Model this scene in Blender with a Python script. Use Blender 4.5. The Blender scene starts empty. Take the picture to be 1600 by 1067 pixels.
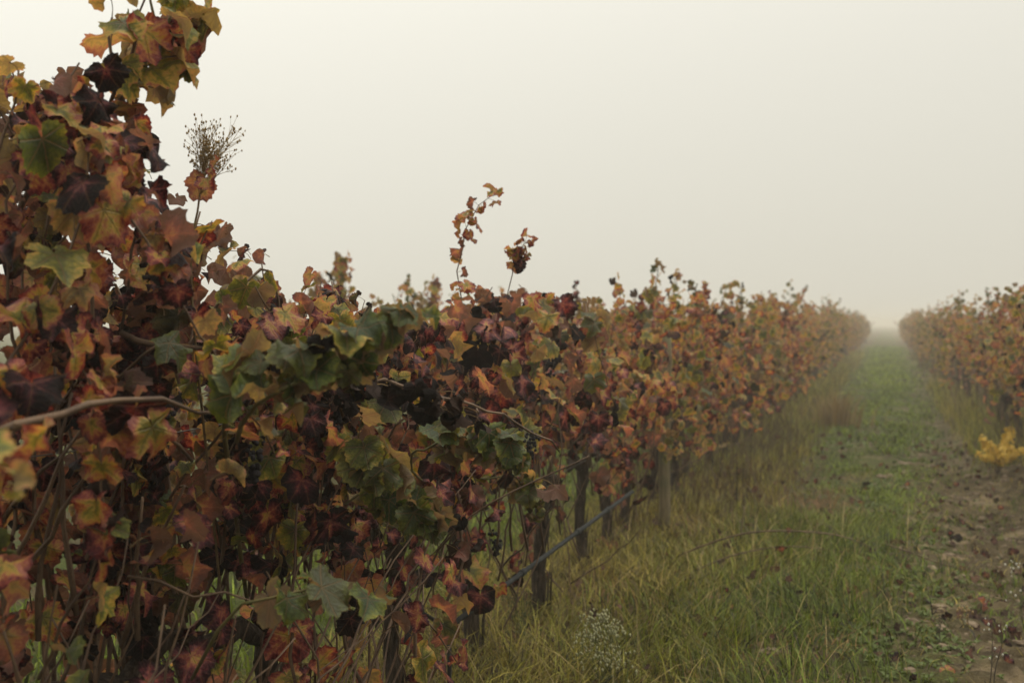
import bpy, math, random
import numpy as np
from mathutils import Matrix, Vector

R = np.random.default_rng(7)
C = bpy.context.scene.collection
rad = math.radians

# ------------------------------------------------------------------ camera, light, exposure
sc = bpy.context.scene
sc.render.engine = 'CYCLES'
YAW, PITCH, FPX, EYE = rad(18.0), rad(-0.9), 1800.0, 1.55      # focal length in pixels of the 1600 px wide photograph
cam_d = bpy.data.cameras.new('camera'); cam = bpy.data.objects.new('camera', cam_d); C.objects.link(cam)
cam.location = (0, 0, EYE)
cam.rotation_euler = (rad(90) + PITCH, 0, YAW)
cam_d.sensor_width = 36; cam_d.lens = FPX / 1600 * 36
cam_d.clip_end = 2000; cam_d.clip_start = 0.05
cam_d.dof.use_dof = True; cam_d.dof.focus_distance = 3.3; cam_d.dof.aperture_fstop = 3.3; cam_d.dof.aperture_blades = 9
sc.camera = cam

SUN_EL, SUN_AZ = rad(60), rad(50)                                # the sun behind the fog: high, ahead to the right
world = bpy.data.worlds.new('World'); sc.world = world; world.use_nodes = True
nt = world.node_tree; nt.nodes.clear()
def wn(t, **k):
    n = nt.nodes.new(t)
    for a, b in k.items(): setattr(n, a, b)
    return n
sky = wn('ShaderNodeTexSky', sky_type='NISHITA'); sky.sun_disc = False
sky.sun_elevation = SUN_EL; sky.sun_rotation = SUN_AZ; sky.dust_density = 6.0; sky.air_density = 1.0
SUND = Vector((math.sin(SUN_AZ) * math.cos(SUN_EL), math.cos(SUN_AZ) * math.cos(SUN_EL), math.sin(SUN_EL)))
# thick fog overhead: as under any overcast, brighter towards the zenith than at the horizon, a touch brighter to the left
tc = wn('ShaderNodeTexCoord'); dp = wn('ShaderNodeVectorMath', operation='DOT_PRODUCT'); dp.inputs[1].default_value = (-.22, -.02, 1.0)
nt.links.new(tc.outputs['Generated'], dp.inputs[0])
mr = wn('ShaderNodeMapRange', interpolation_type='LINEAR'); mr.inputs[1].default_value = -.25; mr.inputs[2].default_value = 1.0
nt.links.new(dp.outputs['Value'], mr.inputs[0])
fogc = wn('ShaderNodeMix', data_type='RGBA')
fogc.inputs['A'].default_value = (6.75, 6.5, 5.6, 1); fogc.inputs['B'].default_value = (23.5, 23.0, 20.8, 1)
pw = wn('ShaderNodeMath', operation='POWER'); pw.inputs[1].default_value = 2.3
nt.links.new(mr.outputs[0], pw.inputs[0]); nt.links.new(pw.outputs[0], fogc.inputs['Factor'])
mx = wn('ShaderNodeMix', data_type='RGBA'); mx.inputs['Factor'].default_value = 0.92
nt.links.new(sky.outputs[0], mx.inputs['A']); nt.links.new(fogc.outputs['Result'], mx.inputs['B'])
bg = wn('ShaderNodeBackground'); bg.inputs['Strength'].default_value = 0.1
nt.links.new(mx.outputs['Result'], bg.inputs['Color'])
wo = wn('ShaderNodeOutputWorld'); nt.links.new(bg.outputs[0], wo.inputs['Surface'])

sun_d = bpy.data.lights.new('sun', 'SUN'); sun_d.energy = 1.5; sun_d.angle = rad(14); sun_d.color = (1, .93, .82)
sun = bpy.data.objects.new('sun', sun_d); C.objects.link(sun)
sun.rotation_euler = SUND.to_track_quat('Z', 'Y').to_euler(); sun.location = (0, 0, 30)

sc.view_settings.view_transform = 'Standard'; sc.view_settings.look = 'None'
sc.view_settings.exposure = 0.05; sc.view_settings.gamma = 1.0
try: sc.view_settings.use_curve_mapping = False
except Exception: pass
cy = sc.cycles
cy.use_denoising = True; cy.max_bounces = 8; cy.volume_bounces = 1; cy.transparent_max_bounces = 8
cy.diffuse_bounces = 1; cy.transmission_bounces = 3; cy.glossy_bounces = 2; cy.sample_clamp_indirect = 4

# ------------------------------------------------------------------ helpers
CR = np.array([math.cos(YAW), math.sin(YAW), 0.0])
CF = np.array([-math.sin(YAW) * math.cos(PITCH), math.cos(YAW) * math.cos(PITCH), math.sin(PITCH)])
CU = np.cross(CR, CF)
CAMP = np.array([0, 0, EYE])
def at(px, py, d):                                               # a place in the vineyard from where it shows in the photograph
    return CAMP + d * (CF + (px - 800) / FPX * CR - (py - 533.5) / FPX * CU)
def project(p):
    v = np.asarray(p) - CAMP
    d = v @ CF
    return 800 + FPX * (v @ CR) / d, 533.5 - FPX * (v @ CU) / d, d
def gz(x, y):                                                    # the lie of the ground
    x = np.asarray(x, float); y = np.asarray(y, float)
    z = .018 * np.sin(1.3 * x + .9 * y + 1) + .014 * np.sin(2.7 * x - 1.7 * y + 2) + .012 * np.sin(.6 * y + 4) + .009 * np.sin(5.1 * x + 3.3 * y) + .006 * np.sin(9.3 * x - 7.1 * y + .5)
    z = z - .05 * np.exp(-((x - .72) / .25) ** 2) - .03 * np.exp(-((x + .95) / .25) ** 2)
    for xr in (-1.72, 1.45, -4.9):
        z = z + .05 * np.exp(-((x - xr) / .35) ** 2)
    return z
def unit(v): return v / (np.linalg.norm(v, axis=-1, keepdims=True) + 1e-9)

def make_mesh(name, V, F, mats, mi=None, uv=None, edge=None, tint=None, smooth=True):
    """V (n,3); F list of (m,k) index arrays"""
    me = bpy.data.meshes.new(name)
    F = [np.asarray(f, np.int32) for f in F if len(f)]
    loops = np.concatenate([f.ravel() for f in F])
    tot = np.concatenate([np.full(len(f), f.shape[1], np.int32) for f in F])
    st = np.concatenate([[0], np.cumsum(tot)[:-1]]).astype(np.int32)
    me.vertices.add(len(V)); me.vertices.foreach_set('co', np.asarray(V, np.float32).ravel())
    me.loops.add(len(loops)); me.loops.foreach_set('vertex_index', loops)
    me.polygons.add(len(tot)); me.polygons.foreach_set('loop_start', st)
    try: me.polygons.foreach_set('loop_total', tot)
    except Exception: pass
    me.polygons.foreach_set('use_smooth', np.full(len(tot), smooth))
    if mi is not None: me.polygons.foreach_set('material_index', np.asarray(mi, np.int32))
    if uv is not None:
        l = me.uv_layers.new(name='UVMap'); l.data.foreach_set('uv', np.asarray(uv, np.float32)[loops].ravel())
    if edge is not None:
        a = me.attributes.new('edge', 'FLOAT', 'POINT'); a.data.foreach_set('value', np.asarray(edge, np.float32))
    if tint is not None:
        a = me.attributes.new('tint', 'FLOAT_COLOR', 'POINT'); a.data.foreach_set('color', np.asarray(tint, np.float32).ravel())
    for m in mats: me.materials.append(m)
    me.update(calc_edges=True)
    return me
def add(name, me, parent=None, loc=None, kind=None):
    o = bpy.data.objects.new(name, me); C.objects.link(o)
    if parent is not None: o.parent = parent
    if loc is not None: o.location = loc
    if kind: o['kind'] = kind
    return o
def tag(o, label, cat, group=None):
    o['label'] = label; o['category'] = cat
    if group: o['group'] = group
    return o
def thing(name, loc, label, cat, group=None):
    o = bpy.data.objects.new(name, None); C.objects.link(o); o.location = loc; o.empty_display_size = .1
    return tag(o, label, cat, group)

class Geo:                                                       # collects tubes, lumps and strips into one mesh
    def __init__(s): s.V = []; s.Q = []; s.T = []; s.n = 0
    def put(s, V, Q=None, T=None):
        if Q is not None and len(Q): s.Q.append(np.asarray(Q) + s.n)
        if T is not None and len(T): s.T.append(np.asarray(T) + s.n)
        s.V.append(np.asarray(V, float)); s.n += len(V)
    def tube(s, P, r, k=6, cap=True, bump=0.0, rng=None):
        P = np.asarray(P, float); n = len(P); r = np.broadcast_to(np.asarray(r, float), (n,))
        T = unit(np.gradient(P, axis=0))
        a = np.array([0, 0, 1.]) if abs(T[0][2]) < .9 else np.array([1., 0, 0])
        N = np.zeros((n, 3)); v = unit(np.cross(T[0], a)); 
        for i in range(n):
            v = v - T[i] * (v @ T[i]); v = v / (np.linalg.norm(v) + 1e-9); N[i] = v
        B = np.cross(T, N)
        ang = np.arange(k) / k * 2 * math.pi
        rr = np.repeat(r[:, None], k, 1)
        if bump: rr = rr * (1 + bump * (rng or R).normal(size=(n, k)))
        V = P[:, None] + rr[..., None] * (np.cos(ang)[None, :, None] * N[:, None] + np.sin(ang)[None, :, None] * B[:, None])
        i, j = np.meshgrid(np.arange(n - 1), np.arange(k), indexing='ij'); j2 = (j + 1) % k
        Q = np.stack([i * k + j, i * k + j2, (i + 1) * k + j2, (i + 1) * k + j], -1).reshape(-1, 4)
        V = V.reshape(-1, 3); Tt = []
        if cap:
            V = np.vstack([V, P[:1], P[-1:]]); c0, c1 = n * k, n * k + 1
            Tt = [(c0, (q + 1) % k, q) for q in range(k)] + [(c1, (n - 1) * k + q, (n - 1) * k + (q + 1) % k) for q in range(k)]
        s.put(V, Q, Tt)
    def lump(s, c, r, rng, squash=(1, 1, 1), k=6, rough=.15):    # a small uneven stone or berry
        lat = np.array([.0, .25, .5, .75, 1.]) * math.pi
        V = [[0, 0, 1]]
        for l in lat[1:-1]:
            for q in range(k): V.append([math.sin(l) * math.cos(2 * math.pi * q / k), math.sin(l) * math.sin(2 * math.pi * q / k), math.cos(l)])
        V.append([0, 0, -1]); V = np.array(V) * (1 + rough * rng.normal(size=(len(V), 1))) * np.array(squash) * r + np.asarray(c)
        T = [(0, 1 + q, 1 + (q + 1) % k) for q in range(k)]; Q = []
        for m in range(2):
            for q in range(k): Q.append((1 + m * k + q, 1 + (m + 1) * k + q, 1 + (m + 1) * k + (q + 1) % k, 1 + m * k + (q + 1) % k))
        last = len(V) - 1
        T += [(last, 1 + 2 * k + (q + 1) % k, 1 + 2 * k + q) for q in range(k)]
        s.put(V, Q, T)
    def mesh(s, name, mats, tint=None, smooth=True):
        return make_mesh(name, np.vstack(s.V), ([np.vstack(s.Q)] if s.Q else []) + ([np.vstack(s.T)] if s.T else []), mats, tint=tint, smooth=smooth)
def bez(pts, n):                                                 # smooth curve through points (Catmull-Rom)
    P = np.asarray(pts, float); m = len(P)
    Pe = np.vstack([2 * P[0] - P[1], P, 2 * P[-1] - P[-2]])
    t = np.linspace(0, m - 1 - 1e-6, n); i = t.astype(int); f = (t - i)[:, None]
    a, b, c, d = Pe[i], Pe[i + 1], Pe[i + 2], Pe[i + 3]
    return .5 * (2 * b + (c - a) * f + (2 * a - 5 * b + 4 * c - d) * f ** 2 + (3 * b - a - 3 * c + d) * f ** 3)

# ------------------------------------------------------------------ materials
class N:
    def __init__(s, name):
        s.m = bpy.data.materials.new(name); s.m.use_nodes = True; s.t = s.m.node_tree; s.t.nodes.clear()
        s.out = s.n('ShaderNodeOutputMaterial')
    def n(s, t, **k):
        x = s.t.nodes.new(t)
        for a, b in k.items(): setattr(x, a, b)
        return x
    def l(s, a, b): s.t.links.new(a, b)
    def val(s, i, v):
        if hasattr(v, 'is_output'): s.l(v, i)
        else: i.default_value = v
    def math(s, op, a, b=0.0, clamp=False):
        x = s.n('ShaderNodeMath', operation=op, use_clamp=clamp); s.val(x.inputs[0], a); s.val(x.inputs[1], b); return x.outputs[0]
    def mix(s, f, a, b, blend='MIX'):
        x = s.n('ShaderNodeMix', data_type='RGBA', blend_type=blend)
        s.val(x.inputs['Factor'], f); s.val(x.inputs['A'], a); s.val(x.inputs['B'], b); return x.outputs['Result']
    def fmix(s, f, a, b):
        x = s.n('ShaderNodeMix', data_type='FLOAT'); s.val(x.inputs[0], f); s.val(x.inputs[2], a); s.val(x.inputs[3], b); return x.outputs[0]
    def noise(s, vec, scale, detail=3, rough=.55, fac=True):
        x = s.n('ShaderNodeTexNoise'); x.inputs['Scale'].default_value = scale; x.inputs['Detail'].default_value = detail; x.inputs['Roughness'].default_value = rough
        if vec is not None: s.l(vec, x.inputs['Vector'])
        return x.outputs['Fac'] if fac else x.outputs['Color']
    def ramp(s, f, stops):
        x = s.n('ShaderNodeValToRGB'); s.val(x.inputs[0], f); e = x.color_ramp.elements
        while len(e) < len(stops): e.new(.5)
        for i, (p, c) in enumerate(stops):
            e[i].position = p; e[i].color = (*c, 1) if len(c) == 3 else c
        return x.outputs[0]
    def step(s, v, a, b, c=0.0, d=1.0):
        x = s.n('ShaderNodeMapRange', interpolation_type='SMOOTHSTEP'); s.val(x.inputs[0], v)
        for i, q in zip((1, 2, 3, 4), (a, b, c, d)): x.inputs[i].default_value = q
        return x.outputs[0]
    def pr(s, col, rough=.6, spec=.4, normal=None):
        x = s.n('ShaderNodeBsdfPrincipled'); s.val(x.inputs['Base Color'], col); s.val(x.inputs['Roughness'], rough)
        s.val(x.inputs['Specular IOR Level'], spec)
        if normal is not None: s.l(normal, x.inputs['Normal'])
        return x.outputs[0]
    def bump(s, h, dist, strength=1.0):
        x = s.n('ShaderNodeBump'); s.l(h, x.inputs['Height']); x.inputs['Distance'].default_value = dist; x.inputs['Strength'].default_value = strength
        return x.outputs[0]
    def surf(s, o): s.l(o, s.out.inputs['Surface']); return s.m

def leaf_material(name, joined):
    b = N(name)
    if joined: src = b.n('ShaderNodeAttribute', attribute_name='tint').outputs['Color']
    else: src = b.n('ShaderNodeObjectInfo').outputs['Color']
    sp = b.n('ShaderNodeSeparateColor'); b.l(src, sp.inputs[0])
    sen, wither, rnd = sp.outputs[0], sp.outputs[1], sp.outputs[2]
    uvn = b.n('ShaderNodeUVMap', uv_map='UVMap')
    sx = b.n('ShaderNodeSeparateXYZ'); b.l(uvn.outputs[0], sx.inputs[0])
    u = b.math('MULTIPLY', b.math('SUBTRACT', sx.outputs[0], .5), 2.0); v = b.math('MULTIPLY', b.math('SUBTRACT', sx.outputs[1], .5), 2.0)
    au = b.math('ABSOLUTE', u)
    bd = ba = None
    for k, a in enumerate((0.0, 50.0, 106.0)):
        ca, sa = math.cos(rad(a)), math.sin(rad(a))
        d = b.math('ABSOLUTE', b.math('SUBTRACT', b.math('MULTIPLY', au, ca), b.math('MULTIPLY', v, sa)))
        al = b.math('ADD', b.math('MULTIPLY', au, sa), b.math('MULTIPLY', v, ca))
        d = b.math('ADD', d, b.math('MULTIPLY', b.math('LESS_THAN', al, 0.0), 3.0))
        if k == 0: bd, ba = d, al
        else:
            t = b.math('LESS_THAN', d, bd)
            ba = b.fmix(t, ba, al); bd = b.math('MINIMUM', bd, d)
    main = b.math('MULTIPLY', b.step(bd, .008, .034, 1, 0), 1.0)
    s2 = b.math('FRACT', b.math('MULTIPLY', b.math('SUBTRACT', ba, b.math('MULTIPLY', bd, .9)), 6.0))
    tri = b.math('ABSOLUTE', b.math('SUBTRACT', s2, .5))
    sec = b.step(tri, .42, .5)
    vein = b.math('MAXIMUM', main, b.math('MULTIPLY', sec, .55))
    veinwide = b.math('MAXIMUM', b.step(bd, .02, .13, 1, 0), b.math('MULTIPLY', b.step(tri, .2, .5), .45))
    cv = b.n('ShaderNodeCombineXYZ'); b.l(u, cv.inputs[0]); b.l(v, cv.inputs[1]); b.l(b.math('MULTIPLY', rnd, 60.0), cv.inputs[2])
    n1 = b.noise(cv.outputs[0], 1.7, 3, .6); n2 = b.noise(cv.outputs[0], 9.0, 4, .65)
    edge = b.n('ShaderNodeAttribute', attribute_name='edge').outputs['Fac']
    e = b.math('MULTIPLY', b.math('SUBTRACT', b.math('POWER', edge, 1.6), .42), .24)
    s = b.math('ADD', sen, e)
    s = b.math('ADD', s, b.math('MULTIPLY', b.math('SUBTRACT', n1, .5), .62))
    s = b.math('ADD', s, b.math('MULTIPLY', b.math('SUBTRACT', n2, .5), .42))
    s = b.math('SUBTRACT', s, b.math('MULTIPLY', veinwide, .10))
    col = b.ramp(s, [(0.0, (.022, .042, .006)), (.17, (.066, .094, .009)), (.31, (.19, .19, .020)), (.42, (.46, .31, .05)), (.50, (.42, .165, .065)),
                     (.58, (.26, .047, .036)), (.68, (.100, .012, .017)), (.80, (.027, .006, .0085)), (.92, (.010, .0042, .0045)), (1.0, (.007, .004, .0035))])
    # hue drift from leaf to leaf, sun-bleached patches, brown dead spots
    col = b.mix(b.math('MULTIPLY', b.math('MULTIPLY', rnd, .26), b.step(s, .55, .75, 1, 0)), col, (.135, .080, .042, 1), 'MIX')
    col = b.mix(b.math('MULTIPLY', b.step(n2, .62, .78), .6), col, (.035, .018, .009, 1))
    col = b.mix(b.math('MULTIPLY', vein, b.step(s, .1, .75, .45, .22)), col, (.20, .115, .045, 1))
    col = b.mix(wither, col, (.0085, .0065, .0055, 1))
    geo = b.n('ShaderNodeNewGeometry')
    under = b.mix(.40, col, (.30, .175, .125, 1))
    under = b.mix(wither, under, (.012, .009, .008, 1))
    fcol = b.mix(geo.outputs['Backfacing'], col, under)
    h = b.math('ADD', b.math('MULTIPLY', vein, -.7), b.math('ADD', b.math('MULTIPLY', n2, 1.3), b.math('MULTIPLY', tri, .45)))
    nm = b.bump(h, .0030, .9)
    p = b.pr(fcol, b.fmix(wither, b.fmix(geo.outputs['Backfacing'], .46, .7), .9), b.fmix(b.math('MAXIMUM', wither, b.step(s, .6, .85)), .42, .10), nm)
    tr = b.n('ShaderNodeBsdfTranslucent'); b.l(b.mix(.75, fcol, (2.2, 1.7, 1.1, 1), 'MULTIPLY'), tr.inputs[0]); b.l(nm, tr.inputs['Normal'])
    ms = b.n('ShaderNodeMixShader'); b.l(b.math('MULTIPLY', b.math('SUBTRACT', 1.0, wither), .40), ms.inputs[0]); b.l(p, ms.inputs[1]); b.l(tr.outputs[0], ms.inputs[2])
    return b.surf(ms.outputs[0])
M = {}
M['leaf'] = leaf_material('vine_leaf', False)
M['leaf_joined'] = leaf_material('vine_leaf_mass', True)

def cane_material(name, c0, c1, c2):
    b = N(name); g = b.n('ShaderNodeTexCoord').outputs['Object']
    mp = b.n('ShaderNodeMapping'); mp.inputs['Scale'].default_value = (1, 1, .25); b.l(g, mp.inputs[0])
    a = b.noise(mp.outputs[0], 14, 3); f = b.noise(mp.outputs[0], 160, 4, .7)
    col = b.mix(b.step(a, .35, .65), c0, c1); col = b.mix(b.math('MULTIPLY', b.step(f, .5, .7), .8), col, c2)
    return b.surf(b.pr(col, .72, .3, b.bump(f, .002, .8)))
M['cane'] = cane_material('cane_bark', (.075, .044, .026, 1), (.14, .088, .052, 1), (.03, .019, .012, 1))
M['petiole'] = cane_material('leaf_stalk', (.13, .075, .030, 1), (.20, .13, .045, 1), (.09, .035, .022, 1))
M['green_stem'] = cane_material('green_shoot', (.09, .085, .025, 1), (.13, .10, .035, 1), (.06, .04, .02, 1))
def bark():
    b = N('old_vine_bark'); g = b.n('ShaderNodeTexCoord').outputs['Object']
    mp = b.n('ShaderNodeMapping'); mp.inputs['Scale'].default_value = (1, 1, .12); b.l(g, mp.inputs[0])
    f = b.noise(mp.outputs[0], 75, 5, .7); a = b.noise(g, 9, 3)
    col = b.ramp(f, [(.3, (.012, .008, .006)), (.5, (.042, .029, .019)), (.72, (.12, .088, .060))])
    col = b.mix(b.math('MULTIPLY', b.step(a, .55, .72), .5), col, (.055, .058, .038, 1))
    return b.surf(b.pr(col, .9, .2, b.bump(f, .02, 1.0)))
M['bark'] = bark()
def post_mat():
    b = N('weathered_post'); g = b.n('ShaderNodeTexCoord').outputs['Object']
    mp = b.n('ShaderNodeMapping'); mp.inputs['Scale'].default_value = (1, 1, .06); b.l(g, mp.inputs[0])
    f = b.noise(mp.outputs[0], 60, 5, .7); a = b.noise(g, 6, 3)
    col = b.ramp(f, [(.3, (.07, .055, .032)), (.6, (.20, .155, .085)), (.8, (.28, .225, .14))])
    col = b.mix(b.math('MULTIPLY', b.step(a, .45, .65), .6), col, (.09, .10, .05, 1))
    return b.surf(b.pr(col, .85, .2, b.bump(f, .006)))
M['post'] = post_mat()
def metal():
    b = N('galvanised_steel'); g = b.n('ShaderNodeTexCoord').outputs['Object']
    a = b.noise(g, 25, 4); col = b.mix(b.step(a, .4, .65), (.016, .018, .018, 1), (.036, .04, .038, 1)); col = b.mix(b.step(a, .66, .74), col, (.06, .035, .02, 1))
    x = b.n('ShaderNodeBsdfPrincipled'); b.l(col, x.inputs['Base Color']); x.inputs['Specular IOR Level'].default_value = .2; b.l(b.fmix(a, .6, .9), x.inputs['Roughness'])
    return b.surf(x.outputs[0])
M['metal'] = metal()
def simple(name, c0, c1, scale=20, rough=.7, trans=0.0):
    b = N(name); g = b.n('ShaderNodeTexCoord').outputs['Object']; a = b.noise(g, scale, 4, .6)
    col = b.mix(b.step(a, .35, .65), c0, c1); p = b.pr(col, rough, .35)
    if trans:
        t = b.n('ShaderNodeBsdfTranslucent'); b.l(col, t.inputs[0]); ms = b.n('ShaderNodeMixShader'); ms.inputs[0].default_value = trans
        b.l(p, ms.inputs[1]); b.l(t.outputs[0], ms.inputs[2]); p = ms.outputs[0]
    return b.surf(p)
M['grape'] = simple('dried_grape', (.006, .005, .007, 1), (.013, .010, .011, 1), 60, .9)
M['rubber'] = simple('black_cap', (.01, .01, .01, 1), (.018, .017, .016, 1), 30, .6)
M['wire'] = simple('trellis_wire', (.10, .095, .085, 1), (.05, .035, .025, 1), 12, .5)
M['straw'] = simple('dry_stalk', (.17, .115, .05, 1), (.10, .065, .03, 1), 40, .8, .15)
M['seed'] = simple('dry_seed_head', (.46, .34, .16, 1), (.34, .23, .10, 1), 60, .85, .5)
M['dark_stalk'] = simple('dark_weed_stalk', (.035, .026, .016, 1), (.06, .045, .025, 1), 40, .8)
M['blossom'] = simple('cream_blossom', (.42, .40, .24, 1), (.26, .27, .12, 1), 80, .8, .2)
M['white_petal'] = simple('white_petal', (.6, .58, .5, 1), (.45, .43, .36, 1), 80, .8, .25)
M['weed_leaf'] = simple('weed_leaf', (.055, .075, .02, 1), (.09, .095, .028, 1), 30, .7, .3)
M['clod'] = simple('soil_clod', (.10, .068, .042, 1), (.19, .14, .09, 1), 30, .95)
def tinted(name, trans, rough=.6):
    b = N(name); a = b.n('ShaderNodeAttribute', attribute_name='tint').outputs['Color']
    p = b.pr(a, rough, .3); t = b.n('ShaderNodeBsdfTranslucent'); b.l(a, t.inputs[0])
    ms = b.n('ShaderNodeMixShader'); ms.inputs[0].default_value = trans; b.l(p, ms.inputs[1]); b.l(t.outputs[0], ms.inputs[2])
    return b.surf(ms.outputs[0])
M['grass'] = tinted('grass_blade', .3)

def ground_mat():
    b = N('vineyard_soil'); g = b.n('ShaderNodeTexCoord').outputs['Object']
    sx = b.n('ShaderNodeSeparateXYZ'); b.l(g, sx.inputs[0]); x, y = sx.outputs[0], sx.outputs[1]
    big = b.noise(g, .8, 4, .6); mid = b.noise(g, 4.5, 5, .65); fine = b.noise(g, 38, 5, .7); vf = b.noise(g, 140, 3, .7)
    soil = b.ramp(mid, [(.28, (.034, .024, .012)), (.5, (.085, .062, .030)), (.72, (.15, .112, .060))])
    soil = b.mix(b.math('MULTIPLY', b.step(fine, .55, .72), .65), soil, (.20, .155, .095, 1))
    soil = b.mix(b.math('MULTIPLY', b.step(b.noise(g, 2.1, 4, .65), .52, .64), .75), soil, (.27, .20, .115, 1))
    soil = b.mix(b.math('MULTIPLY', b.step(vf, .58, .7), .5), soil, (.03, .02, .013, 1))
    litter = b.mix(b.step(fine, .4, .6), (.040, .028, .011, 1), (.095, .068, .026, 1))
    green = b.mix(b.step(fine, .35, .62), (.020, .026, .005, 1), (.070, .088, .012, 1))
    xw = b.math('ADD', x, b.math('MULTIPLY', b.math('SUBTRACT', big, .5), 1.3))
    near = b.step(y, 10, 28, 0, 1)
    g_amt = b.math('MULTIPLY', b.step(mid, .36, .56), b.math('MULTIPLY', b.step(xw, -1.3, -.7), b.fmix(near, b.step(xw, .0, .45, 1, 0), b.step(xw, .6, 1.25, 1, 0))))
    l_amt = b.math('MULTIPLY', b.step(xw, -.9, -.4, 1, 0), .85)
    col = b.mix(l_amt, soil, litter); col = b.mix(b.math('MULTIPLY', g_amt, .9), col, green)
    far_left = b.step(x, -2.6, -2.0, 1, 0)
    col = b.mix(b.math('MULTIPLY', far_left, b.step(mid, .4, .55)), col, green)
    h = b.math('ADD', b.math('MULTIPLY', mid, 2.0), b.math('ADD', fine, b.math('MULTIPLY', vf, .4)))
    return b.surf(b.pr(col, .95, .15, b.bump(h, .03, 1.0)))
M['ground'] = ground_mat()

# ------------------------------------------------------------------ ground and haze
def axis(segs):
    out = []
    for a, b_, st in segs: out.append(np.arange(a, b_, st))
    return np.concatenate(out + [[segs[-1][1]]])
gx = axis([(-750, -300, 150), (-300, -60, 40), (-60, -12, 6), (-12, -3, .5), (-3, 1.6, .05), (1.6, 6, .4), (6, 30, 4), (30, 300, 45), (300, 750, 150)])
gy = axis([(-40, 0, 8), (0, 3.5, .5), (3.5, 13, .05), (13, 30, .2), (30, 80, 1.2), (80, 340, 26), (340, 1240, 150)])
X, Y = np.meshgrid(gx, gy); Z = gz(X, Y)
dens = (X > -3) & (X < 1.6) & (Y > 3.4) & (Y < 13)
Z = Z + np.where(dens, .014 * R.normal(size=X.shape) * np.clip((X + .3) * 1.5, .3, 1.0) + np.where(X > .1, .02 * np.sin(17 * X + 3 * np.sin(9 * Y)) * np.sin(13 * Y + 2 * np.sin(11 * X)), 0), 0)
nx, ny = len(gx), len(gy)
i, j = np.meshgrid(np.arange(ny - 1), np.arange(nx - 1), indexing='ij')
Q = np.stack([i * nx + j, i * nx + j + 1, (i + 1) * nx + j + 1, (i + 1) * nx + j], -1).reshape(-1, 4)
ground = add('ground', make_mesh('ground', np.stack([X, Y, Z], -1).reshape(-1, 3), [Q], [M['ground']]), kind='structure')
ground['label'] = 'vineyard soil with grass and a bare track between the vine rows'

HAZE_D = 0.0044
b = N('ground_fog'); pv = b.n('ShaderNodeVolumePrincipled'); pv.inputs['Color'].default_value = (.84, .80, .715, 1)
pv.inputs['Density'].default_value = HAZE_D; pv.inputs['Anisotropy'].default_value = .2
b.l(pv.outputs[0], b.out.inputs['Volume'])
x0, x1, y0, y1, z0, z1 = -760., 760., -45., 1250., -1.1, 3.4
hv = [(x, y, z) for z in (z0, z1) for x, y in ((x0, y0), (x1, y0), (x1, y1), (x0, y1))]
haze = add('haze', make_mesh('haze', np.array(hv), [[(0, 3, 2, 1), (4, 5, 6, 7), (0, 1, 5, 4), (1, 2, 6, 5), (2, 3, 7, 6), (3, 0, 4, 7)]], [b.m], smooth=False), kind='stuff')
haze['label'] = 'pale morning fog lying over the vineyard'

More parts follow.
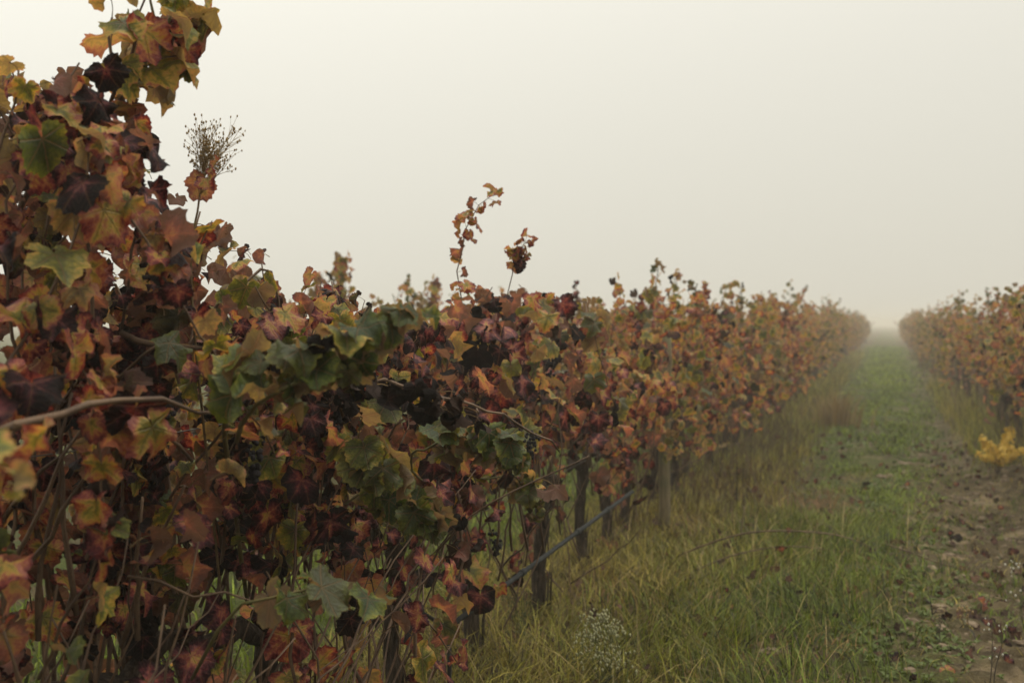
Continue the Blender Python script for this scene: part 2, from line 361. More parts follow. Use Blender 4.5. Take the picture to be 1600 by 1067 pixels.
# ------------------------------------------------------------------ vine leaf shapes
CTRL = np.array([[0, 1.0], [10, .93], [20, .76], [28, .60], [36, .70], [46, .86], [54, .88], [64, .78], [74, .62], [82, .55], [92, .62], [106, .68], [120, .64], [138, .54], [155, .43], [168, .30], [176, .16]])
def zip_rings(a0, ta, b0, tb):
    T = []; i = j = 0
    while i < len(ta) - 1 or j < len(tb) - 1:
        if j < len(tb) - 1 and (i == len(ta) - 1 or tb[j + 1] <= ta[i + 1]): T.append((a0 + i, b0 + j, b0 + j + 1)); j += 1
        else: T.append((a0 + i, b0 + j, a0 + i + 1)); i += 1
    return T
def leaf_template(rng, detail, style):
    no = {2: 42, 1: 20, 0: 9}[detail]
    rings = {2: [(.34, 10), (.70, 22), (1.0, 42)], 1: [(.5, 9), (1.0, 20)], 0: [(1.0, 9)]}[detail]
    depth = rng.uniform(.15, .65)
    ctr = CTRL.copy(); sm = np.interp(ctr[:, 0], [0, 52, 106, 150, 176], [1, .90, .72, .55, .22]); ctr[:, 1] = sm + (ctr[:, 1] - sm) * depth
    tear = (rng.uniform(-150, 150), rng.uniform(.2, .55), rng.uniform(8, 22)) if rng.random() < .4 else None
    lopL, lopR = rng.uniform(.88, 1.1), rng.uniform(.88, 1.1)
    V = [(0, 0, 0)]; uv = [(0, 0)]; ed = [0.0]; T = []; prev = None
    for f, n in rings:
        t = np.linspace(-175, 175, n)
        if f < 1: t = np.linspace(-165, 165, n)
        r = np.interp(np.abs(t), ctr[:, 0], ctr[:, 1]) * np.where(t < 0, lopL, lopR)
        if f == 1.0:
            if detail == 2: r = r * (1 + np.where(np.arange(n) % 2 == 0, .055, -.055) * rng.uniform(.6, 1.3, n))
            else: r = r * (1 + rng.normal(0, .05, n))
        if detail and tear is not None: r = r * (1 - tear[1] * np.exp(-((t - tear[0]) / tear[2]) ** 2))
        r = r * f; a = np.radians(t)
        s0 = len(V)
        for q in range(n):
            V.append((r[q] * math.sin(a[q]), r[q] * math.cos(a[q]), 0)); uv.append(V[-1][:2]); ed.append(f)
        if prev is None: T += [(0, s0 + q + 1, s0 + q) for q in range(n - 1)]
        else: T += zip_rings(prev[0], prev[1], s0, t)
        prev = (s0, t)
    T = [(a, c, b_) for a, b_, c in T] if detail else T
    V = np.array(V); uv = np.array(uv); ed = np.array(ed)
    # make all faces look up (+z) while flat
    Tn = np.array(T); e1 = V[Tn[:, 1]] - V[Tn[:, 0]]; e2 = V[Tn[:, 2]] - V[Tn[:, 0]]
    fl = (e1[:, 0] * e2[:, 1] - e1[:, 1] * e2[:, 0]) < 0; Tn[fl] = Tn[fl][:, ::-1]
    x, y = V[:, 0].copy(), V[:, 1].copy(); rr = np.hypot(x, y); th = np.arctan2(x, y)
    if style == 'flat': fold, rip, tip, roll, crum, ec = rng.uniform(-.15, .4), rng.uniform(.08, .2), rng.uniform(.05, .4), 0, .03, rng.uniform(-.25, .1)
    elif style == 'curl': fold, rip, tip, roll, crum, ec = rng.uniform(-.3, .95), rng.uniform(.14, .32), rng.uniform(.2, 1.0), rng.uniform(-.8, 1.1), .08, rng.uniform(-.6, .5)
    else: fold, rip, tip, roll, crum, ec = rng.uniform(.3, 1.0), rng.uniform(.2, .4), rng.uniform(.6, 1.6), rng.uniform(1.0, 2.0), .12, rng.uniform(-.7, .7)
    z = fold * np.abs(x) * .6 + rip * np.sin(rng.integers(4, 7) * th + rng.uniform(0, 6)) * rr ** 1.7 + ec * np.clip(ed - .5, 0, 1) ** 2 * .9
    z -= .10 * np.cos(5 * th) * rr * (.35 if style == 'flat' else .9)         # puckered between the main veins
    z += crum * np.sin(9 * x + rng.uniform(0, 6)) * np.sin(8 * y + rng.uniform(0, 6)) * (rr > .1)
    if roll:                                                                    # roll across the midrib
        k = roll; a = x * k; x = np.sin(a) / k + z * -np.sin(a) * .5; z = z * np.cos(a) + (1 - np.cos(a)) / k * (1 if rng.random() < .75 else -1)
    if tip:                                                                     # tip bends down
        a = np.clip(y, -.5, 2) * tip; y2 = np.sin(a) / tip + z * np.sin(a) * .4; z = z * np.cos(a) - (1 - np.cos(a)) / tip; y = y2
    V = np.stack([x, y, z], -1)
    if style == 'dry': V *= .85
    # leaf stalk, then the blade hung at its end
    droop = rad(rng.uniform(30, 120) if detail == 2 else rng.uniform(55, 130)); yaw = rad(rng.uniform(-35, 35)); rl = rad(rng.uniform(-30, 30))
    pl = rng.uniform(.45, .95); pend = np.array([rng.uniform(-.1, .1), pl, rng.uniform(-.12, .2)])
    Mr = Matrix.Rotation(yaw, 3, 'Z') @ Matrix.Rotation(-droop, 3, 'X') @ Matrix.Rotation(rl, 3, 'Y')
    V = V @ np.array(Mr).T + pend
    nb = len(V); nf = len(Tn)
    if detail:
        g = Geo(); g.tube(bez([(0, 0, 0), (pend * .55 + np.array([0, 0, .07])), pend], 4 if detail == 2 else 3), [.028, .02, .02, .024][:4 if detail == 2 else 3], 3, cap=False)
        pv_, pq = np.vstack(g.V), np.vstack(g.Q)
        Tp = np.vstack([pq[:, [0, 1, 2]], pq[:, [0, 2, 3]]]) + nb
        V = np.vstack([V, pv_]); Tn = np.vstack([Tn, Tp]); uv = np.vstack([uv, np.zeros((len(pv_), 2))]); ed = np.concatenate([ed, np.zeros(len(pv_))])
    mi = np.zeros(len(Tn), int); mi[nf:] = 1
    return dict(V=V, T=Tn, uv=uv * .5 + .5, ed=ed, mi=mi, me={})
TR = np.random.default_rng(3)
def tset(detail, n): return [leaf_template(TR, detail, s) for s in (['flat', 'curl', 'curl', 'curl', 'dry'] * n)[:n]]
TPL = {2: tset(2, 30), 1: tset(1, 20), 0: tset(0, 15)}
ISDRY = {d: [k % 5 == 4 for k in range(len(TPL[d]))] for d in TPL}
def tmesh(d, k):
    t = TPL[d][k]
    if 'm' not in t['me']: t['me']['m'] = make_mesh('leaf', t['V'], [t['T']], [M['leaf'], M['petiole']], t['mi'], t['uv'], t['ed'])
    return t['me']['m']
def joined_leaves(name, L, detail):
    """L = dict of arrays: k, pos, rot, s, tint -> one mesh"""
    Vs, Ts, Us, Es, Ms, Cs = [], [], [], [], [], []; n = 0
    for k in np.unique(L['k']):
        sel = np.where(L['k'] == k)[0]; t = TPL[detail][k]; m = len(t['V'])
        V = np.einsum('lij,nj->lni', L['rot'][sel], t['V']) * L['s'][sel][:, None, None] + L['pos'][sel][:, None]
        Vs.append(V.reshape(-1, 3)); off = (np.arange(len(sel)) * m)[:, None, None] + n
        Ts.append((t['T'][None] + off).reshape(-1, 3)); Us.append(np.tile(t['uv'], (len(sel), 1))); Es.append(np.tile(t['ed'], len(sel)))
        Ms.append(np.tile(t['mi'], len(sel))); Cs.append(np.repeat(L['tint'][sel], m, 0)); n += m * len(sel)
    return make_mesh(name, np.vstack(Vs), [np.vstack(Ts)], [M['leaf_joined'], M['petiole']], np.concatenate(Ms), np.vstack(Us), np.concatenate(Es), np.vstack(Cs))

# ------------------------------------------------------------------ vines
def frames(d, roll):
    """rotation matrices with local +Y along d and local +Z as near to up as can be, rolled"""
    d = unit(d); up = np.tile([0, 0, 1.], (len(d), 1)); up[np.abs(d[:, 2]) > .95] = [1, 0, 0]
    x = unit(np.cross(d, up)); z = np.cross(x, d)
    c, s = np.cos(roll)[:, None], np.sin(roll)[:, None]
    return np.stack([x * c + z * s, d, z * c - x * s], -1)

SKX = [-400, 0, 50, 75, 100, 140, 160, 215, 228, 255, 262, 340, 370, 400, 430, 445, 480, 520, 540, 562, 600, 650, 690, 720, 860, 900, 5000]
SKY_ = [80, 90, 100, 140, 75, 40, 15, 15, 150, 190, 318, 322, 355, 392, 430, 480, 452, 425, 400, 470, 498, 498, 470, 432, 440, 470, -9999]
def under_skyline(p, sz=0.0):
    """does a leaf stay within the outline the near vines have against the sky"""
    px, py, d = project(p)
    return (d < .3) | (py > np.interp(px, SKX, SKY_) + .5 * sz * FPX / np.maximum(d, .3))
PAL = np.array([.16, .27, .38, .48, .58, .71, .87])
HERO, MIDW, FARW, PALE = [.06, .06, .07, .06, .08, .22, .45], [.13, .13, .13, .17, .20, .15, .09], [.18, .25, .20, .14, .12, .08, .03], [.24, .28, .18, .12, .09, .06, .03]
def own_palette(base, rng, k=.9):
    q = np.array(base) * np.exp(k * rng.normal(size=len(base))); return list(q / q.sum())
class Vine:
    def __init__(s, x, y, seed):
        s.x, s.y = x, y; s.rng = np.random.default_rng(seed); s.pal = None; s.carve = False; s.canes = []; s.L = []
        s.base = np.array([x, y, float(gz(x, y)) - .03]); s.bunches = []
    def cane(s, pts, r0=.0048, n=None, sen=.6, sd=.16, size=(.055, .088), leaf_from=.12, step=.062, wither=.05, out=0.5, leaf=True, mat='cane', keep=1.0, leaf_to=1.0, dry=.22, carve=False):
        rng = s.rng; pts = np.asarray(pts, float)
        length = np.sum(np.linalg.norm(np.diff(pts, axis=0), axis=1)); n = n or max(6, int(length / .075))
        P = bez(pts, n); P[1:] += rng.normal(0, .006, (n - 1, 3))
        if carve:
            ok = under_skyline(P)
            if not ok.all():
                n = int(np.argmin(ok))
                if n < 4: return
                P = P[:n]; tl = n
        r = np.linspace(r0, r0 * .4, n) * (1 + .18 * (np.arange(n) % 2))
        s.canes.append((P, r, mat))
        if not leaf: return
        m = max(2, int(length * (leaf_to - leaf_from) / step)); tt = np.linspace(leaf_from, leaf_to, m) + rng.normal(0, .01, m)
        tt = np.clip(tt, 0, .999); idx = tt * (n - 1); i0 = np.clip(idx.astype(int), 0, n - 2); f = (idx - i0)[:, None]
        pos = P[i0] * (1 - f) + P[i0 + 1] * f; tan = unit(P[i0 + 1] - P[i0])
        side = unit(np.cross(tan, np.array([.2, .3, 1.0]) + rng.normal(0, .3, 3))) * np.where(np.arange(m) % 2, 1, -1)[:, None]
        outv = np.stack([np.sign(pos[:, 0] - s.x + rng.normal(0, .12, m)), rng.normal(0, .5, m), rng.uniform(-.1, .7, m)], -1)
        d = unit(side + out * 1.2 * outv + .25 * tan + rng.normal(0, .3, (m, 3)))
        co = rng.normal(0, sd * .6)
        for q in range(m):
            if rng.random() > keep or (carve and not under_skyline(pos[q] + d[q] * .08, size[1])): continue
            fr = tt[q]; sz = rng.uniform(*size) * (1.0 if fr < .75 else 1.0 - 1.3 * (fr - .75)) * (.8 if rng.random() < .2 else 1)
            sn = sen + co + rng.normal(0, sd) + .10 * (.5 - fr)
            w = rng.uniform(.75, 1) if rng.random() < wither else 0.0
            s.L.append((pos[q], d[q], rng.normal(0, .5), sz, (np.clip(sn, .02, 1), w, rng.random(), 1), rng.random() < dry + .5 * (w > 0)))
    def auto(s, n, top, reach=.62, half=.42, low=.45, sen=.6, sd=.18, green_top=.12, size=(.055, .085), step=.062, hang=.5, **kw):
        """n canes from the head of the vine spread through the row's envelope"""
        rng = s.rng; hz = rng.uniform(.62, .78)
        for k in range(n):
            y = s.y + rng.uniform(-.35, .35); st = np.array([s.x + rng.normal(0, .03), y, hz + rng.normal(0, .03)])
            ye = s.y + rng.uniform(-reach, reach); sx = rng.choice([-1, 1]); T = top(ye) if callable(top) else top
            if rng.random() < hang:                                # rises, arches over and hangs down
                zt = rng.uniform(max(.95, T - .75), T - .05); xe = s.x + sx * rng.uniform(.25, half)
                ze = rng.uniform(low, max(low + .1, zt - .4))
                pts = [st, (s.x + sx * rng.uniform(.02, .12), (y + ye) / 2, (hz + zt) / 2 + .15), (s.x + sx * rng.uniform(.12, .3), ye, zt), (xe, ye + rng.normal(0, .1), (zt + ze) / 2 + .1), (xe + rng.normal(0, .06), ye + rng.normal(0, .12), ze)]
            else:                                                  # upright
                zt = rng.uniform(T - .3, T + .04); xe = s.x + rng.normal(0, half * .45)
                pts = [st, (s.x + (xe - s.x) * .3 + rng.normal(0, .05), y + (ye - y) * .4, hz + (zt - hz) * .4), (xe, ye, hz + (zt - hz) * .8), (xe + rng.normal(0, .08), ye + rng.normal(0, .1), zt)]
            s.cane(pts, carve=s.carve, sen=(rng.choice(PAL, p=s.pal) if s.pal else sen - green_top * (rng.random() < .35) * 2), sd=(.10 if s.pal else sd), size=size, step=step, **kw)
    def fill(s, n, top, low=.6, half=.40, reach=.5, sen=.68, sd=.2, size=(.06, .095), wither=.07, dry=.22):
        """single leaves on short side shoots through the canopy, thickest near its surface"""
        rng = s.rng
        for q in range(n):
            y = s.y + rng.uniform(-reach, reach); T = top(y) if callable(top) else top
            z = rng.uniform(low, T - .05); a = rng.choice([-1, 1]); t = (z - low) / (T - low); w = half * (1 - .55 * max(0, t - .55) / .45)
            x = s.x + a * w * rng.uniform(.45, 1.0)
            d = unit(np.array([a * rng.uniform(.3, 1), rng.normal(0, .6), rng.uniform(-.2, .8)]))
            if s.carve and not under_skyline(np.array([x, y, z]) + d * .08, size[1]): continue
            sen = rng.choice(PAL, p=s.pal) if s.pal else sen; sd = .10 if s.pal else sd
            s.L.append((np.array([x, y, z]), d, rng.normal(0, .5), rng.uniform(*size), (np.clip(sen + rng.normal(0, sd), .02, 1), rng.uniform(.5, 1) if rng.random() < wither else 0, rng.random(), 1), rng.random() < dry))
    def low_sticks(s, n, top=1.0):                                 # bare old canes and water shoots round the trunk
        rng = s.rng
        for k in range(n):
            a = np.array([s.x + rng.normal(0, .12), s.y + rng.uniform(-.45, .45), rng.uniform(.0, .5)]); a[2] += float(gz(a[0], a[1]))
            e = a + np.array([rng.normal(0, .2), rng.normal(0, .25), rng.uniform(.3, .9)])
            s.cane([a, (a + e) / 2 + rng.normal(0, .06, 3), e], r0=rng.uniform(.003, .006), leaf=rng.random() < .3, keep=.4, sen=.75)
    def bare_front(s, n):
        rng = s.rng
        for k in range(n):
            x = s.x + rng.uniform(.18, .45); y = s.y + rng.uniform(-.5, .5); z0 = rng.uniform(.05, .55); ln = rng.uniform(.4, .85); le = rng.normal(.35, .75)
            p0 = np.array([x - .05, y - le * ln * .5, z0]); p2 = np.array([x + rng.normal(0, .08), y + le * ln * .5, z0 + ln])
            s.cane([p0, (p0 + p2) / 2 + rng.normal(0, .06, 3), p2], r0=rng.uniform(.003, .0065), leaf=False)
    def trunk_mesh(s, k=10, detail=True):
        rng = s.rng; g = Geo(); hz = rng.uniform(.62, .75); n = 13 if detail else 6
        lean = rng.normal(0, .03, 2); t = np.linspace(0, 1, n); wob = np.cumsum(rng.normal(0, .009, (n, 2)), 0)
        P = np.stack([lean[0] * t + wob[:, 0], lean[1] * t + wob[:, 1], t * hz], -1); P[0, 2] = -.04
        r = (.034 - .006 * t + .020 * np.exp(-t * 9) + .016 * np.exp(-((t - 1) / .16) ** 2)) * rng.uniform(.85, 1.15)
        g.tube(P, r, k, bump=.13 if detail else .05, rng=rng)
        for sgn in (-1, 1):
            m = 8 if detail else 4; q = np.linspace(0, 1, m)
            A = P[-1] + np.stack([rng.normal(0, .012, m), sgn * q * rng.uniform(.28, .42), .07 * np.sin(q * 2.6) - .04 + rng.normal(0, .008, m)], -1)
            g.tube(A, .032 - .014 * q, k - 2, bump=.14 if detail else .05, rng=rng)
        if detail:                                                 # peeling strips of bark
            for q in range(9):
                a0 = rng.uniform(0, 6.28); zz = rng.uniform(.02, hz - .3); i0 = int(zz / hz * (n - 1)); c = P[i0]
                d = np.array([math.cos(a0), math.sin(a0), 0]); rr = r[i0] * 1.05
                ln = rng.uniform(.12, .3)
                g.tube([c + d * rr, c + d * (rr + .004) + [0, 0, ln * .5], c + d * (rr + rng.uniform(.004, .03)) + [0, 0, ln]], [.006, .005, .001], 4, rng=rng)
        return g.mesh('trunk', [M['bark']])
    def build(s, label, group, detail=2, single=300, cane_parts=True, name='grape_vine'):
        root = thing(name, s.base, label, 'grapevine', group); rng = s.rng
        add('trunk', s.trunk_mesh(10 if detail else 7, detail > 0), root)
        B = s.base
        if cane_parts:
            for P, r, mt in s.canes:
                g = Geo(); g.tube(P - B, r, 5 if detail == 2 else 4); add('cane', g.mesh('cane', [M[mt]]), root)
        elif s.canes:
            g = Geo()
            for P, r, mt in s.canes: g.tube((P - B)[::2] if len(P) > 6 else P - B, r[::2] if len(P) > 6 else r, 3, cap=False)
            add('canes', g.mesh('canes', [M['cane']]), root, kind='stuff')
        L = s.L; pos = np.array([l[0] for l in L]); d = np.array([l[1] for l in L]); roll = np.array([l[2] for l in L]); sz = np.array([l[3] for l in L]); tint = np.array([l[4] for l in L]); dry = np.array([l[5] for l in L])
        rot = frames(d, roll); K = len(TPL[detail])
        wet = [k for k in range(K) if not ISDRY[detail][k]]; dr = [k for k in range(K) if ISDRY[detail][k]]
        k = np.where(dry, rng.choice(dr, len(L)), rng.choice(wet, len(L)))
        ctr = pos + rot[:, :, 1] * sz[:, None]
        px, py, dep = project(ctr)
        inside = (px > -40) & (px < 1640) & (py > -40) & (py < 1107) & (dep > .3)
        score = np.where(inside, dep - .8 * sz, 1e3)
        order = np.argsort(score); one = order[:single]; one = one[inside[one]]
        mask = np.ones(len(L), bool); mask[one] = False
        for q in one:
            o = add('leaf', tmesh(detail, int(k[q])), root)
            m4 = Matrix.Identity(4); m3 = Matrix(rot[q].tolist()) * float(sz[q])
            for a in range(3):
                for c in range(3): m4[a][c] = m3[a][c]
                m4[a][3] = float(pos[q][a] - B[a])
            o.matrix_basis = m4; o.color = [float(t) for t in tint[q]]
        if mask.any():
            dd = detail if detail < 2 else 1
            kk = k[mask]
            if dd != detail: kk = kk % len(TPL[dd])
            add('foliage', joined_leaves('foliage', dict(k=kk, pos=pos[mask] - B, rot=rot[mask], s=sz[mask], tint=tint[mask]), dd), root, kind='stuff')
        for c, n, w in s.bunches:
            g = Geo()
            for q in range(n):
                t = rng.random(); rr = w * (1 - .75 * t) * math.sqrt(rng.random()); a = rng.uniform(0, 6.28)
                g.lump(np.array(c) - B + [rr * math.cos(a), rr * math.sin(a), -t * w * 2.6], rng.uniform(.0055, .0085), rng, k=5)
            add('grape_bunch', g.mesh('grape_bunch', [M['grape']]), root)
        return root

LX, RX, SX = -1.72, 1.45, -4.9
def top_left(y): return float(np.interp(y, [0, 1.8, 2.25, 2.45, 2.7, 3.05, 3.3, 3.5, 4.1, 4.5, 5.5, 6.0, 6.4, 7.6, 8.6, 9.5, 10.2, 10.9, 11.6, 12.6, 13.4, 14.2, 15.1, 16, 17, 18, 100], [2.2, 2.2, 2.2, 1.95, 1.84, 1.84, 1.68, 1.48, 1.42, 1.72, 1.74, 1.58, 1.42, 1.48, 1.70, 1.90, 1.80, 1.58, 1.64, 1.82, 1.62, 1.80, 1.60, 1.88, 1.64, 1.80, 1.72]))
vines = {}
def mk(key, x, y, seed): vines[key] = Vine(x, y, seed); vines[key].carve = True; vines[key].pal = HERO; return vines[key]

# --- the vines nearest to the camera, left of the path
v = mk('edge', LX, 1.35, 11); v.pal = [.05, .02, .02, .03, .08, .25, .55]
v.auto(13, lambda y: 2.05, reach=.5, half=.36, low=.65, sen=.74, sd=.2, size=(.06, .095)); v.fill(60, lambda y: 2.05, .9, .36, sen=.76); v.bare_front(22); v.pal = [0, .04, .06, .05, .1, .2, .55]; v.fill(40, .95, .2, .36, size=(.05, .08)); v.low_sticks(10); v.low_sticks(8)  # low fill leaves mostly plum, their dark colour also doing for shade
v.cane([at(-60, 700, 1.75), at(60, 660, 1.8), at(130, 632, 1.9), at(200, 620, 2.0), at(290, 632, 2.15), at(345, 648, 2.3)], r0=.0075, leaf=False)
v.cane([at(-60, 760, 1.6), at(-30, 690, 1.6), at(20, 655, 1.7)], sen=.72, leaf_from=.6, step=.05, size=(.07, .08), wither=0)
v.cane([at(-80, 800, 1.25), at(-50, 770, 1.28), at(-15, 748, 1.32)], sen=.34, sd=.04, leaf_from=.55, step=.09, size=(.055, .06), wither=0)

v = mk('tall', LX, 2.2, 12)
v.auto(18, top_left, reach=.36, half=.40, low=.75, sen=.72, sd=.2, size=(.042, .072), hang=.5, step=.036); v.fill(150, lambda y: 2.42, 1.75, .34, .40, size=(.042, .074)); v.fill(240, lambda y: 2.2, 1.0, .40, .42, sen=.74, size=(.042, .074)); v.bare_front(26); v.pal = [.02, .06, .05, .05, .1, .2, .52]; v.fill(60, 1.0, .2, .4, .4, size=(.05, .085)); v.low_sticks(8)  # low fill: burgundy leaves from a darker palette, shade partly put into their colour
v.low_sticks(7)
v.cane([(LX, 2.2, .72), at(-20, 620, 2.5), at(-10, 420, 2.45), at(60, 270, 2.45), at(150, 190, 2.5), at(235, 110, 2.55), at(262, 60, 2.6), at(285, 15, 2.6), at(300, -40, 2.6)], r0=.008, sen=.55, sd=.15, leaf_from=.45, leaf_to=.82, size=(.065, .09), step=.05, wither=.02)
v.cane([at(235, 110, 2.55), at(255, 60, 2.55), at(270, 10, 2.55), at(290, -30, 2.55)], sen=.24, sd=.07, size=(.06, .08), step=.03, leaf_from=.1, wither=0, mat='green_stem')
v.cane([at(225, 120, 2.5), at(235, 70, 2.48), at(240, 20, 2.46), at(245, -30, 2.45)], sen=.26, sd=.09, size=(.06, .085), step=.034, leaf_from=.1, wither=0, mat='green_stem')
v.cane([at(140, 190, 2.45), at(170, 110, 2.42), at(175, 60, 2.42), at(172, 25, 2.42)], sen=.36, sd=.12, size=(.065, .09), step=.04, leaf_from=.3, wither=0)
v.cane([at(165, 180, 2.52), at(200, 100, 2.5), at(215, 40, 2.5), at(230, -10, 2.5)], sen=.36, sd=.10, size=(.055, .075), step=.05, leaf_from=.1, wither=0)
v.cane([at(240, 105, 2.55), at(262, 110, 2.55), at(270, 120, 2.56)], r0=.002, sen=.22, sd=.04, size=(.055, .068), step=.014, leaf_from=.4, wither=0, mat='green_stem')
v.cane([at(285, 15, 2.6), at(300, 25, 2.6), at(305, 50, 2.6)], r0=.002, sen=.22, sd=.04, size=(.05, .06), step=.02, leaf_from=.4, wither=0, mat='green_stem')
v.cane([at(-30, 480, 2.4), at(-20, 320, 2.35), at(10, 200, 2.35), at(30, 110, 2.35)], sen=.52, sd=.16, size=(.06, .085), step=.05, leaf_from=.35, wither=.03)
v.cane([at(120, 240, 2.47), at(180, 205, 2.45), at(215, 200, 2.42)], r0=.003, sen=.58, sd=.1, size=(.075, .09), step=.05, leaf_from=.4, wither=0)
v.cane([at(60, 420, 2.4), at(130, 330, 2.4), at(175, 290, 2.4), at(195, 285, 2.4)], r0=.003, sen=.58, sd=.1, size=(.065, .085), step=.06, leaf_from=.4, wither=0)
for k, (a, c) in enumerate([((-20, 960), (140, 650)), ((20, 930), (170, 700)), ((60, 1000), (110, 620)), ((120, 960), (85, 560)), ((-10, 830), (120, 680)), ((215, 1000), (225, 780)), ((190, 1010), (290, 760)), ((10, 770), (160, 560)), ((90, 640), (260, 535)), ((60, 900), (20, 690))]):
    v.cane([at(a[0], a[1], 2.35 + .03 * k), at((a[0] + c[0]) / 2 - 8, (a[1] + c[1]) / 2, 2.3 + .03 * k), at(c[0], c[1], 2.3 + .02 * k)], r0=.0065, leaf=False)
v.cane([at(200, 900, 2.35), at(280, 925, 2.3), at(370, 940, 2.3), at(440, 925, 2.35)], r0=.0035, leaf=False)

v = mk('hump', LX, 2.95, 13)
v.auto(20, top_left, reach=.42, half=.40, low=.75, sen=.68, sd=.2, size=(.042, .072), hang=.6, step=.036); v.fill(150, lambda y: 1.98, 1.45, .40, .48, size=(.042, .072)); v.fill(300, lambda y: 1.9, 1.0, .42, .5, sen=.70, size=(.042, .074)); v.bare_front(24); v.pal = [.04, .08, .05, .05, .1, .2, .48]; v.fill(70, 1.0, .2, .42, .45, size=(.05, .085)); v.low_sticks(8)  # darker palette low down: dead red leaves, plus shade painted in as leaf colour
v.low_sticks(9)
v.cane([(LX + .1, 2.7, .8), at(350, 640, 2.5), at(390, 590, 2.2), at(470, 555, 2.1), at(560, 522, 2.1), at(645, 488, 2.15)], r0=.0055, sen=.10, sd=.08, size=(.045, .066), step=.027, leaf_from=.34, wither=.03, dry=.03, out=.3, mat='green_stem')
v.cane([at(370, 690, 2.3), at(400, 640, 2.15), at(460, 600, 2.1), at(540, 575, 2.1)], r0=.005, sen=.10, sd=.08, size=(.045, .066), step=.03, leaf_from=.2, wither=.05, dry=.03, mat='green_stem')
v.cane([at(190, 520, 2.6), at(240, 540, 2.55), at(300, 535, 2.5), at(345, 545, 2.5)], r0=.008, leaf=False)
v.cane([at(280, 600, 2.6), at(265, 545, 2.6), at(275, 440, 2.65), at(310, 385, 2.7), at(330, 350, 2.75)], r0=.004, leaf=False)
v.cane([at(300, 1060, 2.4), at(360, 960, 2.3), at(430, 930, 2.25), at(500, 925, 2.3), at(600, 940, 2.4)], r0=.004, sen=.14, sd=.07, size=(.055, .08), step=.05, leaf_from=.4, wither=0, mat='green_stem')
v.cane([at(60, 1060, 2.2), at(110, 960, 2.15), at(150, 870, 2.1)], r0=.004, sen=.36, sd=.12, size=(.07, .095), step=.07, leaf_from=.6, wither=0)
v.cane([at(60, 1140, 2.1), at(85, 1080, 2.05), at(100, 1040, 2.0)], r0=.004, sen=.2, sd=.04, size=(.055, .06), step=.08, leaf_from=.6, wither=0)
v.cane([at(300, 720, 2.4), at(230, 670, 2.15), at(190, 640, 2.1)], r0=.004, sen=.62, sd=.08, size=(.085, .1), step=.1, leaf_from=.6, wither=.3)

v = mk('low', LX, 3.85, 14)
v.auto(16, top_left, reach=.40, half=.36, low=.75, sen=.66, sd=.2, size=(.06, .095), hang=.65); v.fill(110, lambda y: 1.65, .95, .38, .5, sen=.68); v.fill(22, .95, .2, .35, .4, size=(.055, .085)); v.low_sticks(3)
v.low_sticks(8)
v.cane([(LX + .05, 3.7, .8), at(520, 590, 2.85), at(570, 578, 2.72), at(640, 610, 2.72), at(760, 640, 2.8), at(880, 700, 3.3)], r0=.006, leaf=False)
for (a, b_) in [(565, 585), (610, 598), (645, 608), (690, 620), (745, 638), (640, 600), (540, 600)]:
    v.cane([at(a, b_, 2.72), at(a + 3, b_ + 12, 2.7), at(a + 5, b_ + 24, 2.69)], r0=.0022, n=6, sen=.95, wither=1.0, size=(.055, .075), step=.007, leaf_from=.5, out=.15, dry=.8)
v.cane([(LX + .1, 4.0, .9), at(640, 720, 3.1), at(700, 690, 3.0), at(760, 692, 3.0), at(810, 720, 3.0)], r0=.004, sen=.14, sd=.07, size=(.055, .075), step=.032, leaf_from=.4, wither=0, mat='green_stem')
v.cane([(LX + .1, 3.8, .8), at(540, 790, 3.0), at(590, 770, 2.9), at(650, 800, 2.9), at(660, 830, 2.9)], r0=.004, sen=.14, sd=.07, size=(.05, .07), step=.035, leaf_from=.4, wither=0, mat='green_stem')
v.cane([(LX + .1, 3.6, .8), at(560, 700, 2.9), at(590, 725, 2.8), at(600, 760, 2.8)], r0=.004, sen=.12, sd=.06, size=(.06, .08), step=.045, leaf_from=.3, wither=0, mat='green_stem')
v.cane([(LX + .1, 3.3, .6), at(640, 960, 3.4), at(690, 1000, 3.5), at(720, 1040, 3.6)], r0=.004, sen=.66, sd=.06, size=(.04, .06), step=.05, leaf_from=.3, wither=0)
for (a0, b0, a1, b1, sn) in [(490, 520, 505, 440, .62), (520, 520, 540, 455, .66), (555, 520, 565, 470, .60), (470, 520, 478, 470, .34), (590, 540, 580, 500, .5)]:
    v.cane([at(a0, b0 + 60, 3.9), at(a0, b0, 3.9), at(a1, b1, 3.9)], r0=.003, sen=sn, sd=.1, size=(.05, .075), step=.03)
v.bunches += [(at(395, 690, 2.6), 40, .035), (at(520, 640, 2.9), 40, .035), (at(250, 640, 2.4), 36, .032)]

v = mk('shoot', LX, 4.73, 15)
v.auto(14, top_left, reach=.42, half=.36, low=.66, sen=.66, sd=.2, size=(.058, .09), hang=.55); v.low_sticks(7); v.fill(80, top_left, .95, .36, .45, sen=.68, size=(.055, .085))
v.low_sticks(6)
v.cane([at(730, 560, 4.9), at(722, 480, 4.88), at(716, 420, 4.85), at(722, 375, 4.85), at(735, 340, 4.85), at(755, 315, 4.85), at(778, 302, 4.85)], r0=.003, sen=.56, sd=.14, size=(.036, .056), step=.021, leaf_from=.15, wither=0, out=.2, keep=.85)
v.cane([at(790, 560, 5.0), at(794, 480, 5.0), at(798, 430, 5.0), at(806, 400, 4.98), at(820, 376, 4.98)], r0=.003, sen=.42, sd=.16, size=(.036, .056), step=.010, leaf_from=.58, wither=0, out=.6)
for k in range(7):
    a = 700 + 25 * k
    v.cane([at(a, 860, 4.6), at(a + v.rng.normal(0, 12), 780, 4.5), at(a + v.rng.normal(0, 25), 700, 4.5)], r0=.0055, leaf=False)
v.bunches += [(at(830, 675, 4.5), 46, .04), (at(775, 830, 4.6), 36, .036)]
